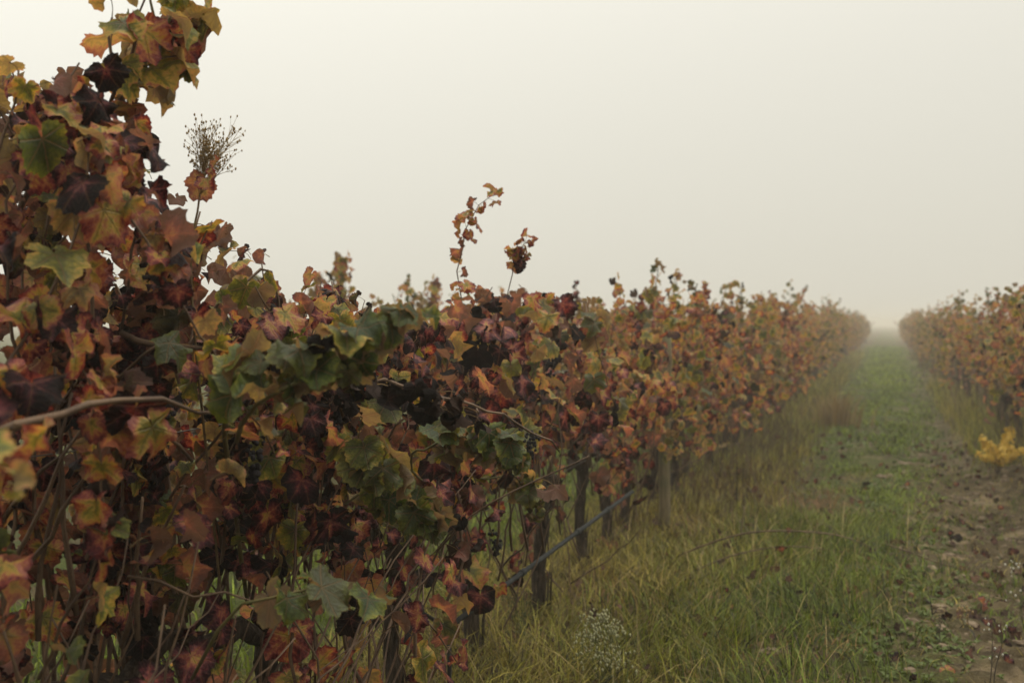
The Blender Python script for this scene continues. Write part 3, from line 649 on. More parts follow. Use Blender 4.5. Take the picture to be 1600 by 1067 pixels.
v = mk('bright', LX + .06, 5.52, 16)
v.auto(15, top_left, reach=.42, half=.36, low=.62, sen=.62, sd=.2, size=(.055, .088), hang=.55); v.low_sticks(7); v.fill(80, top_left, .95, .36, .5, sen=.62, size=(.055, .085)); v.low_sticks(2)
v.cane([(LX + .2, 5.2, 1.0), at(760, 740, 4.4), at(800, 745, 4.3), at(830, 770, 4.3), at(845, 800, 4.3)], r0=.004, sen=.2, sd=.06, size=(.05, .065), step=.035, leaf_from=.45, wither=0, mat='green_stem')
v.bunches += [(at(860, 560, 5.3), 40, .04)]

LEFT = [('edge', 'dark red vine with bare tan canes crossing the left edge of the photo', 2, 180),
        ('tall', 'tallest vine, its leafy green-tipped shoot leaning up against the sky at upper left', 2, 300),
        ('hump', 'rounded dark red vine below the dried weed head, its green shoot reaching out', 2, 300),
        ('low', 'low vine with black withered leaves hanging from its cane, between two taller vines', 2, 300),
        ('shoot', 'dark red vine sending one thin wavy leafy shoot far above the row into the sky', 2, 300),
        ('bright', 'vine whose trunk stands behind the middle of the slanting steel rod', 2, 300)]
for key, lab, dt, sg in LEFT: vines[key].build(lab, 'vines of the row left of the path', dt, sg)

ORD = ['first', 'second', 'third', 'fourth', 'fifth', 'sixth', 'seventh', 'eighth', 'ninth', 'tenth', 'eleventh', 'twelfth']
GL, GR, GS = 'vines of the row left of the path', 'vines of the row right of the path', 'vines of the second row, behind the near row'
def row_colour(t):                                                # drier and yellower further along the row
    return .53 - .07 * t
# --- further vines of the left row, leaf by leaf
ys = [6.83, 7.59, 8.12, 9.05, 9.95, 10.9, 11.8, 12.8, 13.75, 14.7, 15.7, 16.65, 17.6, 18.6, 19.6]
labs = ['vine just beyond the leaning rod, gnarled trunk with peeling bark in ochre grass', 'pinkish orange vine whose trunk rises behind the upper end of the steel rod', 'pinkish vine on the thin trunk close before the pale wooden post']
for q, y in enumerate(ys):
    v = Vine(LX + R.normal(0, .04), y, 100 + q); v.pal = own_palette([.13, .15, .19, .22, .18, .09, .04] if y < 12 else FARW, v.rng); t = min(1, (y - 6) / 14)
    tall = 9.5 < y < 10.3
    v.auto(int(v.rng.integers(8, 17)), top_left, reach=.52 if y < 13 else .62, half=(.42 if y < 8.6 else .52), low=(.6 if y < 8.6 else .42), sen=(.555 if y < 9.5 else row_colour(t)), sd=.17, size=(.05, .078), step=.06 if y < 12 else .075, hang=.6, green_top=.16); v.fill(int(v.rng.integers(25, 100)), top_left, .9 if y < 8.6 else .5, .40 if y < 8.6 else .5, .6, sen=(.56 if y < 9.5 else row_colour(t)), size=(.055, .085))
    v.low_sticks(16 if 8.5 < y < 13 else 8)
    for k in range(int(v.rng.integers(1, 5))):                     # a shoot or two above the hedge
        yy = y + v.rng.uniform(-.4, .4); T = top_left(yy); xx = LX + v.rng.normal(0, .12)
        v.cane([(xx, yy, T - .35), (xx + .02, yy, T), (xx + v.rng.normal(0, .08), yy + v.rng.normal(0, .1), T + v.rng.uniform(.05, .28))], r0=.003, sen=v.rng.choice(PAL[:5]), sd=.1, size=(.045, .07), step=.035)
    if tall:
        v.cane([at(1020, 470, 9.9), at(1026, 430, 9.9), at(1030, 408, 9.9)], sen=.34, size=(.045, .065), step=.03)
        v.cane([at(1050, 480, 9.9), at(1056, 440, 9.9), at(1062, 425, 9.9)], sen=.36, size=(.045, .065), step=.03)
    if q == 7:
        v.cane([at(1120, 500, 12.5), at(1128, 465, 12.5), at(1140, 445, 12.5), at(1155, 448, 12.5), at(1162, 470, 12.5)], sen=.26, sd=.08, size=(.05, .075), step=.04, leaf_from=.2)
    lab = labs[q] if q < 3 else f'{ORD[q - 3]} vine beyond the pale wooden post in the row left of the path'
    v.build(lab, GL, 1, 260 if y < 9 else (180 if y < 13 else 110), cane_parts=y < 11)
# --- right row, near part
yr = [9.6, 10.5, 11.45, 12.4, 13.3, 14.3, 15.2, 16.2, 17.1, 18.1, 19.0, 20.0]
for q, y in enumerate(yr):
    v = Vine(RX + R.normal(0, .05), y, 200 + q); v.pal = own_palette(FARW, v.rng)
    v.auto(int(v.rng.integers(9, 16)), lambda yy: 1.68 + .14 * math.sin(yy * 2.1) + .09 * math.sin(5 * yy), reach=.62, half=.42, low=.75, sen=.50, sd=.15, size=(.05, .08), step=.07, hang=.5, green_top=.1); v.low_sticks(9)
    for k in range(int(v.rng.integers(0, 4))):
        yy = y + v.rng.uniform(-.4, .4); v.cane([(RX, yy, 1.4), (RX + .02, yy, 1.7), (RX + v.rng.normal(0, .1), yy + v.rng.normal(0, .1), v.rng.uniform(1.75, 2.05))], r0=.003, sen=v.rng.choice(PAL[:5]), sd=.1, size=(.045, .07), step=.035)
    lab = ('right row vine behind the yellow-leaved shrub, cut by the edge of the photo' if q == 0 else f'{ORD[q]} vine from the frame edge in the brown row right of the path')
    v.build(lab, GR, 1, 190 if y < 13 else 110, cane_parts=y < 12)
# --- second row, seen over the tops and through the gaps of the near row
for q, y in enumerate(np.arange(7.2, 21, 1.0)):
    v = Vine(SX + R.normal(0, .05), y, 300 + q); v.pal = own_palette(PALE, v.rng)
    v.auto(13, lambda yy: 1.76 + .12 * math.sin(yy * 1.7 + 1) + .06 * math.sin(4.3 * yy), reach=.62, half=.42, low=.6, sen=.38, sd=.14, size=(.05, .085), step=.075, hang=.5)
    for k in range(int(v.rng.integers(0, 4))):
        yy = y + v.rng.uniform(-.4, .4); v.cane([(SX, yy, 1.5), (SX + .05, yy, 1.75), (SX + v.rng.normal(0, .1), yy + .1, v.rng.uniform(1.85, 2.1))], sen=v.rng.choice(PAL[:4]), size=(.05, .075), step=.035)
    if q == 3:
        for a0 in (527, 538, 500): v.cane([at(a0 - 6, 500, 10.9), at(a0, 450, 10.9), at(a0 + 3, 400 if a0 > 510 else 428, 10.9)], sen=.38, size=(.07, .10), step=.028, out=.3)
    if q == 5:
        for a0 in (652, 668, 676): v.cane([at(a0 - 4, 500, 13.), at(a0, 470, 13.), at(a0 + 2, 470 - (a0 - 640), 13.)], sen=.38, size=(.06, .09), step=.028, out=.3)
    v.build('yellow-green vine of the second row, showing hazily over the near row', GS, 1, 70, cane_parts=False)
# --- far vines: a few kinds, copied down the rows into the fog
protos = []
for q in range(6):
    v = Vine(0, 0, 400 + q); v.pal = own_palette(FARW if q in (1, 4) else PALE, v.rng, .4); v.base = np.zeros(3)
    T0 = 1.68 + .08 * (q - 2.5) / 2.5
    for k in range(int(v.rng.integers(1, 4))):
        yy = v.rng.uniform(-.45, .45); v.cane([(0, yy, 1.3), (.03, yy, 1.6), (v.rng.normal(0, .12), yy, T0 + v.rng.uniform(.1, .4))], sen=.4, size=(.06, .09), step=.045)
    v.auto((14, 10, 13, 8, 12, 15)[q], lambda yy: T0 + .1 * math.sin(7 * yy + q), reach=.55, half=.44, low=.55, sen=(.44, .50, .40, .52, .46, .36)[q], sd=.15, size=(.06, .095), step=.085, hang=.5)
    v.low_sticks(5)
    v.build('far vine', GL, 0, 0, cane_parts=False); protos.append(bpy.context.scene.objects[-1] if False else None)
roots = [o for o in C.objects if o.get('label') == 'far vine']
used = set()
def far_vine(x, y, label, group):
    r0 = roots[int(R.integers(len(roots)))]
    if r0.name not in used: used.add(r0.name); r = r0
    else:
        r = r0.copy(); C.objects.link(r)
        for ch in list(r0.children):
            c = ch.copy(); C.objects.link(c); c.parent = r
    r.location = (x + R.normal(0, .06), y + R.normal(0, .1), float(gz(x, y)) - .03); r.rotation_euler = (0, 0, R.choice([0, math.pi]) + R.normal(0, .12))
    sz = R.uniform(.86, 1.14); r.scale = (1, 1, sz); r['label'] = label; r['group'] = group
for y in np.arange(20.6, 101, 1.0): far_vine(LX, y, 'fog-dimmed vine far down the row left of the path', GL)
for y in np.arange(21.0, 98, 1.0): far_vine(RX, y, 'fog-dimmed vine far down the row right of the path', GR)
for y in np.arange(21.2, 50, 1.05): far_vine(SX, y, 'yellow-green vine of the second row, showing hazily over the near row', GS)
for o in roots:
    if o.name not in used:
        for ch in list(o.children): bpy.data.objects.remove(ch)
        bpy.data.objects.remove(o)

# ------------------------------------------------------------------ trellis: posts, wires, slanting rod
def post(x, y, h, label, group=None, r=.045):
    z = float(gz(x, y)) - .05; t = thing('trellis_post', (x, y, z), label, 'post', group); g = Geo(); rng = np.random.default_rng(int(y * 10))
    n = 9; P = np.stack([np.linspace(0, .02, n), np.zeros(n), np.linspace(0, h, n)], -1); P[1:-1, :2] += rng.normal(0, .003, (n - 2, 2))
    rr = np.full(n, r) * (1 + rng.normal(0, .03, n)); rr[-1] *= .8
    g.tube(P, rr, 9, bump=.04, rng=rng); add('shaft', g.mesh('shaft', [M['post']]), t)
    g = Geo()
    for zz in (.75, 1.25, 1.55):
        if zz < h: 
            a = np.linspace(0, 6.4, 10); g.tube(np.stack([np.cos(a) * (r + .004) + .02 * zz / h, np.sin(a) * (r + .004), zz + .004 * a], -1), .0018, 4)
    if g.n: add('wire_tie', g.mesh('wire_tie', [M['wire']]), t)
    return t
post(-1.53, 8.26, 1.45, 'pale weathered wooden post standing among the vine trunks beyond the steel rod', r=.042)
for y in (15.2, 22.2, 29.2, 36.2): post(LX + .02, y, 1.6, 'weathered trellis post among the fading vines left of the path', 'trellis posts in the left row')
for y in (12.9, 19.6, 26.6, 33.6): post(RX - .02, y, 1.6, 'weathered trellis post among the brown vines right of the path', 'trellis posts in the right row')
for x, y0_, y1_, nm in ((LX, .6, 60, 'left'), (RX, 8.6, 60, 'right')):
    for zz, w in ((.72, 'lower'), (1.28, 'upper')):
        yy = np.arange(y0_, y1_, 1.5); g = Geo()
        g.tube(np.stack([np.full(len(yy), x + .015), yy, zz + .012 * np.sin(yy * 2.1)], -1), .0016, 4)
        tag(add('trellis_wire', g.mesh('trellis_wire', [M['wire']])), f'{w} thin steel wire strung along the vine row {nm} of the path', 'wire')
A, B_ = at(700, 980, 4.35), at(988, 768, 6.9)
rod = thing('brace_rod', A, 'slanting grey steel rod crossing in front of the vine trunks', 'rod')
g = Geo(); D = B_ - A; g.tube([D * t for t in np.linspace(0, 1, 6)], .0115, 10); add('tube', g.mesh('tube', [M['metal']]), rod)
for t in (.30, .60, .80):
    g = Geo(); u_ = D / np.linalg.norm(D); c = D * t
    g.tube([c - u_ * .022, c - u_ * .02, c + u_ * .02, c + u_ * .022], [.013, .0165, .0165, .013], 10); add('collar', g.mesh('collar', [M['metal']]), rod)
g = Geo(); g.tube([-u_ * .05, -u_ * .03, u_ * .02, u_ * .025], [.008, .021, .021, .016], 9); add('end_cap', g.mesh('end_cap', [M['rubber']]), rod)
g = Geo(); zb = float(gz(A[0], A[1])) - A[2]
g.tube([(0, 0, zb - .1), (.01, -.01, zb * .4), (0, 0, .03)], .009, 6); add('stake', g.mesh('stake', [M['rubber']]), rod)
for k, (pa, pb, dpt) in enumerate([((620, 925), (690, 975), 4.4)]):
    g = Geo(); g.tube([at(*pa, dpt), at((pa[0] + pb[0]) / 2, (pa[1] + pb[1]) / 2 + 4, dpt), at(*pb, dpt + .1), A], .008, 6)
    tag(add('drip_hose', g.mesh('drip_hose', [M['rubber']])), 'thin black hose running from the dark vines to the low end of the steel rod', 'hose')

# ------------------------------------------------------------------ grass
def ground_pt(px, py):
    q = at(px, py, 1.0) - CAMP; t = -EYE / q[2]
    for _ in range(3):
        p = CAMP + q * t; t = (float(gz(p[0], p[1])) - EYE) / q[2]
    return CAMP + q * t
ps = ground_pt(1558, 742)
GR_ = np.random.default_rng(21)
def blades(N_, xr, yr_, h, w, tint0, tint1, lean=.5, seg=3, dens=None, z_extra=0, colj=.55):
    rng = GR_
    x = rng.uniform(*xr, N_); y = rng.uniform(*yr_, N_)
    if dens is not None:
        keep = rng.random(N_) < dens(x, y); x, y = x[keep], y[keep]
    n = len(x); H = rng.uniform(*h, n) * (.75 + .5 * rng.random(n)); W = rng.uniform(*w, n)
    # wind-laid clumps: lean direction drifts over the ground
    a = 2.2 * np.sin(1.7 * x + 2.3 * y) + 1.9 * np.sin(3.1 * y - 2.2 * x + 1) + rng.normal(0, 1.6, n)
    le = np.clip(lean + rng.normal(0, .28, n), .02, 1.3)
    d = np.stack([np.cos(a), np.sin(a), np.zeros(n)], -1); s = np.stack([-np.sin(a + rng.normal(0, .8, n)), np.cos(a + rng.normal(0, .8, n)), np.zeros(n)], -1)
    base = np.stack([x, y, gz(x, y) - .01 + z_extra], -1)
    t = np.linspace(0, 1, seg + 1); V = []
    for q, tq in enumerate(t):
        c = base + d * (H * le * tq ** 2)[:, None] + np.array([0, 0, 1.]) * (H * (tq - .38 * le * tq ** 2))[:, None]
        if q < seg:
            ww = (W * (1 - .65 * tq))[:, None] * .5; V += [c - s * ww, c + s * ww]
        else: V += [c]
    V = np.stack(V, 1); m = V.shape[1]; F = []
    for q in range(seg - 1): F += [(2 * q, 2 * q + 1, 2 * q + 3), (2 * q, 2 * q + 3, 2 * q + 2)]
    F += [(2 * seg - 2, 2 * seg - 1, 2 * seg)]
    F = (np.array(F)[None] + (np.arange(n) * m)[:, None, None]).reshape(-1, 3)
    f = np.clip(rng.random(n) ** 1.2 * .8 + .35 * np.sin(2.1 * x + 1.3 * y) * np.sin(1.9 * y - .7 * x), 0, 1)[:, None]
    col = np.array(tint0) * (1 - f) + np.array(tint1) * f; col = col * (1 + colj * rng.normal(size=(n, 1)))
    col = np.clip(np.concatenate([col, np.ones((n, 1))], 1), .004, 1); col = np.repeat(col, m, 0)
    return V.reshape(-1, 3), F, col
def grass_obj(name, parts, label):
    Vs, Fs, Cs = [], [], []; n = 0
    for V, F, c in parts: Vs.append(V); Fs.append(F + n); Cs.append(c); n += len(V)
    o = add(name, make_mesh(name, np.vstack(Vs), [np.vstack(Fs)], [M['grass']], tint=np.vstack(Cs)), kind='stuff'); o['label'] = label; o['category'] = 'grass'
    return o
STRAW0, STRAW1, OLIVE, GRN0, GRN1 = (.235, .185, .036), (.14, .085, .024), (.125, .14, .012), (.070, .100, .007), (.17, .21, .018)
def sm(v, a, b): t = np.clip((v - a) / (b - a), 0, 1); return t * t * (3 - 2 * t)
def patch(x, y): return .5 + .5 * np.sin(2.3 * x + 1.1 * y + 1.0) * np.sin(1.7 * y - 1.3 * x)
clump = lambda x, y: np.clip(.5 + .45 * np.sin(7.3 * x + 5.1 * y + 2 * np.sin(3.1 * y)) * np.sin(6.1 * y - 4.3 * x + 1.7 * np.sin(4.7 * x)) + .35 * np.sin(2.1 * x - 2.9 * y), 0, 1)
verge = lambda x, y: sm(x, -.25, -.75) * 1.0
grass_obj('dry_grass', [
    blades(50000, (-2.4, -.1), (3.6, 9.5), (.06, .22), (.004, .009), STRAW0, OLIVE, .7, 3, lambda x, y: sm(x, -.45, -1.15) * (.12 + .88 * clump(x, y))),
    blades(26000, (-2.4, .2), (3.7, 11), (.06, .16), (.003, .007), (.19, .095, .034), (.10, .055, .02), 1.25, 2, lambda x, y: sm(x, .1, -.8) * (.25 + .75 * patch(x * 2.1, y * 1.7))),
    blades(1300, (-2.4, .3), (3.7, 9), (.22, .42), (.0025, .004), (.33, .25, .10), (.24, .17, .06), .8, 3, lambda x, y: sm(x, .3, -.5)),
    blades(16000, (-2.4, -.7), (9.5, 22), (.07, .24), (.007, .012), STRAW0, OLIVE, .6, 2, lambda x, y: sm(x, -.7, -1.2)),
    blades(9000, (-2.4, -.9), (22, 60), (.15, .4), (.018, .03), STRAW0, OLIVE, .5, 2, lambda x, y: sm(x, -.9, -1.3)),
    blades(15000, (.85, 2.0), (8.5, 30), (.12, .42), (.007, .014), STRAW0, OLIVE, .5, 2, lambda x, y: sm(x, .8, 1.2) * .8 * ((y > ps[1] + .4) | (x > 1.5))),
    blades(11000, (-.4, 1.4), (4.2, 13), (.03, .12), (.003, .007), STRAW0, STRAW1, 1.2, 2, lambda x, y: .8 * clump(y, x) ** 1.5),
    blades(14000, (.2, 1.4), (4.2, 14), (.02, .10), (.004, .009), GRN0, OLIVE, .8, 2, lambda x, y: clump(x * 1.2 + 2, y * .8) ** 2.5),
], 'ochre dry grass along the foot of the vine rows')
grass_obj('green_grass', [
    blades(52000, (-1.9, .35), (3.6, 9.5), (.06, .22), (.004, .009), GRN0, OLIVE, .6, 3, lambda x, y: np.exp(-((x + .62) / .5) ** 2) * (.1 + .9 * clump(x + 1, y))),
    blades(36000, (-1.2, .95), (6.0, 14), (.035, .10), (.006, .013), GRN0, GRN1, .8, 2, lambda x, y: np.exp(-((x + .1) / .5) ** 2) * sm(patch(x * 1.7, y * 1.3), .25, .7)),
    blades(26000, (-1.2, 1.1), (14, 30), (.04, .12), (.012, .024), GRN0, GRN1, .7, 2, lambda x, y: np.exp(-((x) / .65) ** 2) * sm(patch(x * 1.7, y * .9), .2, .6)),
    blades(14000, (-1.4, 1.2), (30, 80), (.06, .16), (.03, .06), (.09, .13, .01), (.19, .24, .02), .6, 1, lambda x, y: np.exp(-(x / .9) ** 2)),
    blades(30000, (-4.4, -2.0), (4, 20), (.06, .18), (.006, .014), GRN0, GRN1, .6, 2, lambda x, y: .25 + .75 * patch(x, y)),
    blades(9000, (-2.6, -1.0), (1.6, 4.2), (.06, .2), (.004, .009), OLIVE, STRAW0, .7, 2, lambda x, y: .3 + .7 * patch(x, y)),
], 'green grass and weeds growing along the middle of the path')
BR0, BR1 = (.085, .052, .022), (.035, .022, .012)
grass_obj('dead_weeds', [
    blades(5200, (-2.3, -.75), (8.2, 16), (.12, .65), (.004, .009), BR0, BR1, .4, 3, lambda x, y: np.exp(-((x + 1.35) / .38) ** 2) * (.1 + .8 * clump(x, y) ** 1.5) * sm(y, 8.2, 9.2)),
    blades(6500, (-2.3, -.8), (16, 45), (.12, .6), (.009, .018), BR0, OLIVE, .4, 2, lambda x, y: np.exp(-((x + 1.35) / .36) ** 2) * (.1 + .7 * clump(x * .6, y * .5) ** 1.5)),
    blades(5200, (.7, 1.9), (10.2, 22), (.2, .75), (.005, .012), BR0, OLIVE, .3, 3, lambda x, y: sm(x, .85, 1.25) * (.08 + .6 * clump(x, y) ** 2) * ((y > ps[1] + .3) | (x > 1.45))),
    blades(5200, (.7, 1.9), (22, 60), (.15, .7), (.012, .026), BR0, OLIVE, .3, 2, lambda x, y: sm(x, .9, 1.3) * (.1 + .6 * clump(x * .6, y * .5) ** 2)),
    blades(3600, (-1.6, -.2), (8.5, 13), (.05, .2), (.003, .007), BR0, STRAW1, 1.1, 2, lambda x, y: .8 * np.exp(-((x + .95) / .4) ** 2)),
], 'dead brown weed stems crowding the foot of the vine rows')
# broad-leaved weeds in the path: rosettes
def rosettes(N_, xr, yr_, size, dens):
    rng = GR_; x = rng.uniform(*xr, N_); y = rng.uniform(*yr_, N_); k = rng.random(N_) < dens(x, y); x, y = x[k], y[k]
    parts = []
    n = len(x); m = 7; X_ = np.repeat(x, m); Y_ = np.repeat(y, m); nn = n * m
    a = rng.uniform(0, 6.28, nn); L_ = rng.uniform(*size, nn); W_ = L_ * rng.uniform(.28, .45, nn); el = rng.uniform(.15, .9, nn)
    d = np.stack([np.cos(a) * np.cos(el), np.sin(a) * np.cos(el), np.sin(el)], -1); s = np.stack([-np.sin(a), np.cos(a), np.zeros(nn)], -1)
    b0 = np.stack([X_, Y_, gz(X_, Y_)], -1); up = np.array([0, 0, 1.])
    V = np.stack([b0, b0 + d * (L_ * .5)[:, None] - s * (W_ * .5)[:, None] + up * .004, b0 + d * (L_ * .5)[:, None] + s * (W_ * .5)[:, None] + up * .004, b0 + d * (L_ * .55)[:, None] - up * .003, b0 + d * L_[:, None] - up * (L_ * .25)[:, None]], 1)
    F = np.array([(0, 3, 1), (0, 2, 3), (1, 3, 4), (3, 2, 4)]); F = (F[None] + (np.arange(nn) * 5)[:, None, None]).reshape(-1, 3)
    f = rng.random((nn, 1)); col = np.array(GRN0) * (1 - f) + np.array((.095, .125, .03)) * f; col = np.repeat(np.concatenate([col, np.ones((nn, 1))], 1), 5, 0)
    return V.reshape(-1, 3), F, col
grass_obj('path_weeds', [rosettes(5200, (-.9, .9), (4.0, 14), (.025, .06), lambda x, y: np.exp(-((x - .0) / .42) ** 2) * sm(patch(x * 2.3 + 1, y * 1.6), .2, .75)),
                         rosettes(1500, (-.9, .9), (14, 28), (.05, .1), lambda x, y: np.exp(-((x) / .6) ** 2) * sm(patch(x * 1.3, y * 1.1), .2, .7))], 'low broad-leaved green weeds in the path')

# ------------------------------------------------------------------ litter, clods and sticks on the ground
def ground_pt(px, py):
    q = at(px, py, 1.0) - CAMP; t = -EYE / q[2]
    for _ in range(3):
        p = CAMP + q * t; t = (float(gz(p[0], p[1])) - EYE) / q[2]
    return CAMP + q * t
n = 2200; x = R.uniform(-2.2, 1.6, n); y = R.uniform(3.8, 16, n); keep = R.random(n) < .16 + .5 * (np.abs(x - .7) < .35); x, y = x[keep], y[keep]; n = len(x)
rot = frames(np.stack([R.normal(size=n), R.normal(size=n), R.normal(0, .2, n)], -1), R.normal(0, .4, n))
tint = np.stack([R.uniform(.66, 1, n), R.uniform(.1, .7, n), R.random(n), np.ones(n)], -1)
lit = add('leaf_litter', joined_leaves('leaf_litter', dict(k=R.integers(0, 20, n), pos=np.stack([x, y, gz(x, y) + .025 + np.where(x < -.35, R.uniform(.02, .13, n), 0)], -1), rot=rot, s=R.uniform(.018, .055, n), tint=tint), 1), kind='stuff')
lit['label'] = 'small brown fallen vine leaves scattered over the soil'; lit['category'] = 'leaf litter'
g = Geo(); n = 1900
for q in range(n):
    x = R.uniform(.1, 1.35) if q % 3 else R.uniform(-.6, 1.6); y = R.uniform(4.4, 16); r = R.uniform(.005, .018) * (2.4 if R.random() < .07 else 1)
    g.lump((x, y, float(gz(x, y)) + r * .2), r, R, (1.2, 1, .6), 5, .22)
tag(add('soil_clods', g.mesh('soil_clods', [M['clod']], smooth=False), kind='stuff'), 'loose clods and small stones on the bare track', 'soil')
for px, py, sn, sz, lab in [(1526, 953, .62, .05, 'red fallen leaf lying alone on the bare track'), (1470, 1052, .48, .045, 'pale orange fallen leaf near the bottom edge of the track'), (1380, 905, .9, .045, 'dark brown fallen leaf in the green weeds of the path'),
                            (1385, 1030, .95, .06, 'dark curled fallen leaf in the grass at the bottom of the path'), (1560, 1040, .5, .045, 'tan fallen leaf beside the dark weed stalk')]:
    p = ground_pt(px, py); o = add('fallen_leaf', tmesh(2, int(R.integers(0, 30))), loc=(p[0], p[1], p[2] + .02)); o.scale = (sz,) * 3; o.rotation_euler = (R.normal(0, .3), R.normal(0, .3), R.uniform(0, 6))
    o.color = (sn, .1, R.random(), 1); tag(o, lab, 'fallen leaf', 'fallen leaves on the path')
def stick(pts, r, lab, twigs=6):
    P = bez(pts, 16); t = thing('fallen_cane', P[0], lab, 'cane'); g = Geo(); g.tube(P - P[0], np.linspace(r, r * .45, 16), 5); add('stem', g.mesh('stem', [M['cane']]), t)
    for q in range(twigs):
        a = P[R.integers(3, 15)] - P[0]; e = a + np.array([R.normal(0, .08), R.normal(0, .1), R.uniform(-.02, .12)]); g = Geo(); g.tube(bez([a, (a + e) / 2 + R.normal(0, .015, 3), e], 5), [.0025, .002, .0018, .0015, .001], 4); add('twig', g.mesh('twig', [M['cane']]), t)
def gp(px, py, h): p = ground_pt(px, py); p[2] += h; return p
def lift(px, py, base_px, base_py):                               # a point above the ground spot (base_px, base_py)
    d = project(ground_pt(base_px, base_py))[2]; return at(px, py, d)
stick([lift(1050, 872, 1060, 885), lift(1110, 848, 1120, 890), lift(1170, 832, 1170, 890), lift(1240, 829, 1240, 885), lift(1310, 836, 1310, 875), lift(1350, 850, 1350, 862), gp(1365, 860, .01)], .007, 'long brown cane arching low over the grass at the path side')
stick([gp(1060, 905, .0), lift(1110, 880, 1110, 905), lift(1165, 862, 1165, 895), lift(1240, 853, 1240, 880), gp(1330, 868, .02)], .006, 'thinner brown cane lying below the arching one in the weeds', 4)
stick([gp(1378, 852, .02), lift(1420, 862, 1420, 880), lift(1470, 880, 1470, 890), gp(1530, 900, .02)], .007, 'twiggy dead cane lying across the right half of the path', 14)
p = ground_pt(1162, 858); g = Geo(); g.tube(bez([p - p + [0, 0, -.05], np.array([-.02, 0, .10]), np.array([.005, .01, .30])], 8), [.010, .009, .009, .008, .008, .007, .006, .004], 6)
tag(add('stick', g.mesh('stick', [M['post']]), loc=p), 'short pale upright stick poking out of the grass under the arching cane', 'stick')
for px, py, lab in [(1540, 790, 'pale flat stone on the bare track below the yellow shrub'), (1424, 852, 'small ochre stone lying on the bare track'), (1530, 940, 'flat tan stone at the right border of the track')]:
    p = ground_pt(px, py); g = Geo(); g.lump((0, 0, 0), .07 if py == 790 else .035, R, (1.5, 1, .35), 8, .12); tag(add('stone', g.mesh('stone', [M['clod']]), loc=p), lab, 'stone', 'stones on the track')

# ------------------------------------------------------------------ weeds and shrubs
def branchy(g, p, d, length, depth, rng, r, tips, spread=.45, sides=3):
    n = 4; P = [p]
    for q in range(n):
        d = unit(d + rng.normal(0, .10, 3) + np.array([0, 0, .04])); P.append(P[-1] + d * length / n)
    g.tube(P, np.linspace(r, r * .6, n + 1), sides, cap=False)
    if depth == 0: tips.append(P[-1]); return
    for q in range(rng.integers(3, 6)):
        i = rng.integers(2, n + 1); branchy(g, P[i], unit(d + rng.normal(0, spread, 3)), length * rng.uniform(.45, .75), depth - 1, rng, r * .6, tips, spread, sides)
def weed(p, h, lab, cat, name, stem_m, tip_m, head=(.35, 2, .0025, .006), tip_r=.003, nst=1, spread=.45, tilt=(0, 0), seed=1, sideleaf=0, tipname='seed_head'):
    rng = np.random.default_rng(seed); t = thing(name, p, lab, cat)
    for q in range(nst):
        off = rng.normal(0, .012 * (nst > 1), 3) * [1, 1, 0]; lean = np.array([tilt[0], tilt[1], 0]) + rng.normal(0, .12 * (nst > 1), 3) * [1, 1, 0]
        top = off + np.array([0, 0, h * (1 - head[0])]) + lean * h * (1 - head[0])
        g = Geo(); P = bez([off, off * .5 + top * .5 + rng.normal(0, .01, 3), top], 8); g.tube(P, np.linspace(head[2] * 1.3, head[2], 8), 5)
        gs = g; tips = []; branchy(gs, top, unit(np.array([0, 0, 1.]) + lean), h * head[0] * .55, head[1], rng, head[2] * .7, tips, spread)
        for s_ in (.6, .8):
            branchy(gs, P[int(7 * s_)], unit(np.array([0, 0, 1.]) + rng.normal(0, .5, 3)), h * head[0] * .4, max(0, head[1] - 1), rng, head[2] * .6, tips, spread)
        add('stem', gs.mesh('stem', [M[stem_m]]), t); g = Geo()
        for tp in tips: g.lump(tp, tip_r * rng.uniform(.7, 1.3), rng, (1, 1, 1.4), 4, .1)
        add(tipname, g.mesh(tipname, [M[tip_m]]), t, kind='stuff')
        for k in range(sideleaf):
            i = rng.integers(1, 7); a = rng.uniform(0, 6.28); dd = np.array([math.cos(a), math.sin(a), .3]); L_ = rng.uniform(.02, .05); s_ = np.array([-math.sin(a), math.cos(a), 0]) * L_ * .14; c = P[i]
            g = Geo(); g.put(np.array([c, c + dd * L_ * .5 - s_, c + dd * L_ * .5 + s_, c + dd * L_ - [0, 0, L_ * .2]]), T=[(0, 2, 1), (1, 2, 3)]); add('leaf', g.mesh('leaf', [M['weed_leaf']]), t)
    return t
p0 = at(322, 235, 2.75)
base = np.array([LX + .12, 2.55, float(gz(LX, 2.55))])
tw = thing('dried_weed', base, 'dry tan weed seed head rising from the vines into the sky', 'weed')
g = Geo(); topp = at(312, 305, 2.72); g.tube(bez([np.zeros(3), np.array([.0, .0, .7]), at(300, 470, 2.72) - base, topp - base], 16), np.linspace(.004, .0025, 16), 5); add('stem', g.mesh('stem', [M['straw']]), tw)
rng = np.random.default_rng(5); g = Geo(); tips = []
for a, b_ in [(0, 305), (2, 300), (4, 290), (6, 285), (0, 280)]:
    q = at(312 + a, b_, 2.72) - base
    for k in range(4):
        tgt = at(rng.uniform(296, 366), rng.uniform(188, 270), 2.72 + rng.normal(0, .04)) - base
        branchy(g, q, unit(tgt - q), np.linalg.norm(tgt - q) * .55, 2, rng, .0015, tips, .28)
for tp in tips: g.lump(tp, rng.uniform(.0015, .0028), rng, (1, 1, 1.5), 4, .1)
add('seed_head', g.mesh('seed_head', [M['seed']]), tw, kind='stuff')
for (px, py, s_) in [(315, 292, .05), (348, 262, .035), (330, 285, .04)]:
    v_ = at(px, py, 2.68)
    o = add('clinging_leaf', tmesh(2, 1 if px == 315 else 6), tw); o.location = Vector(v_ - base); o.scale = (s_,) * 3; o.rotation_euler = (.3, .5, px); o.color = (.55, 0, .4, 1)
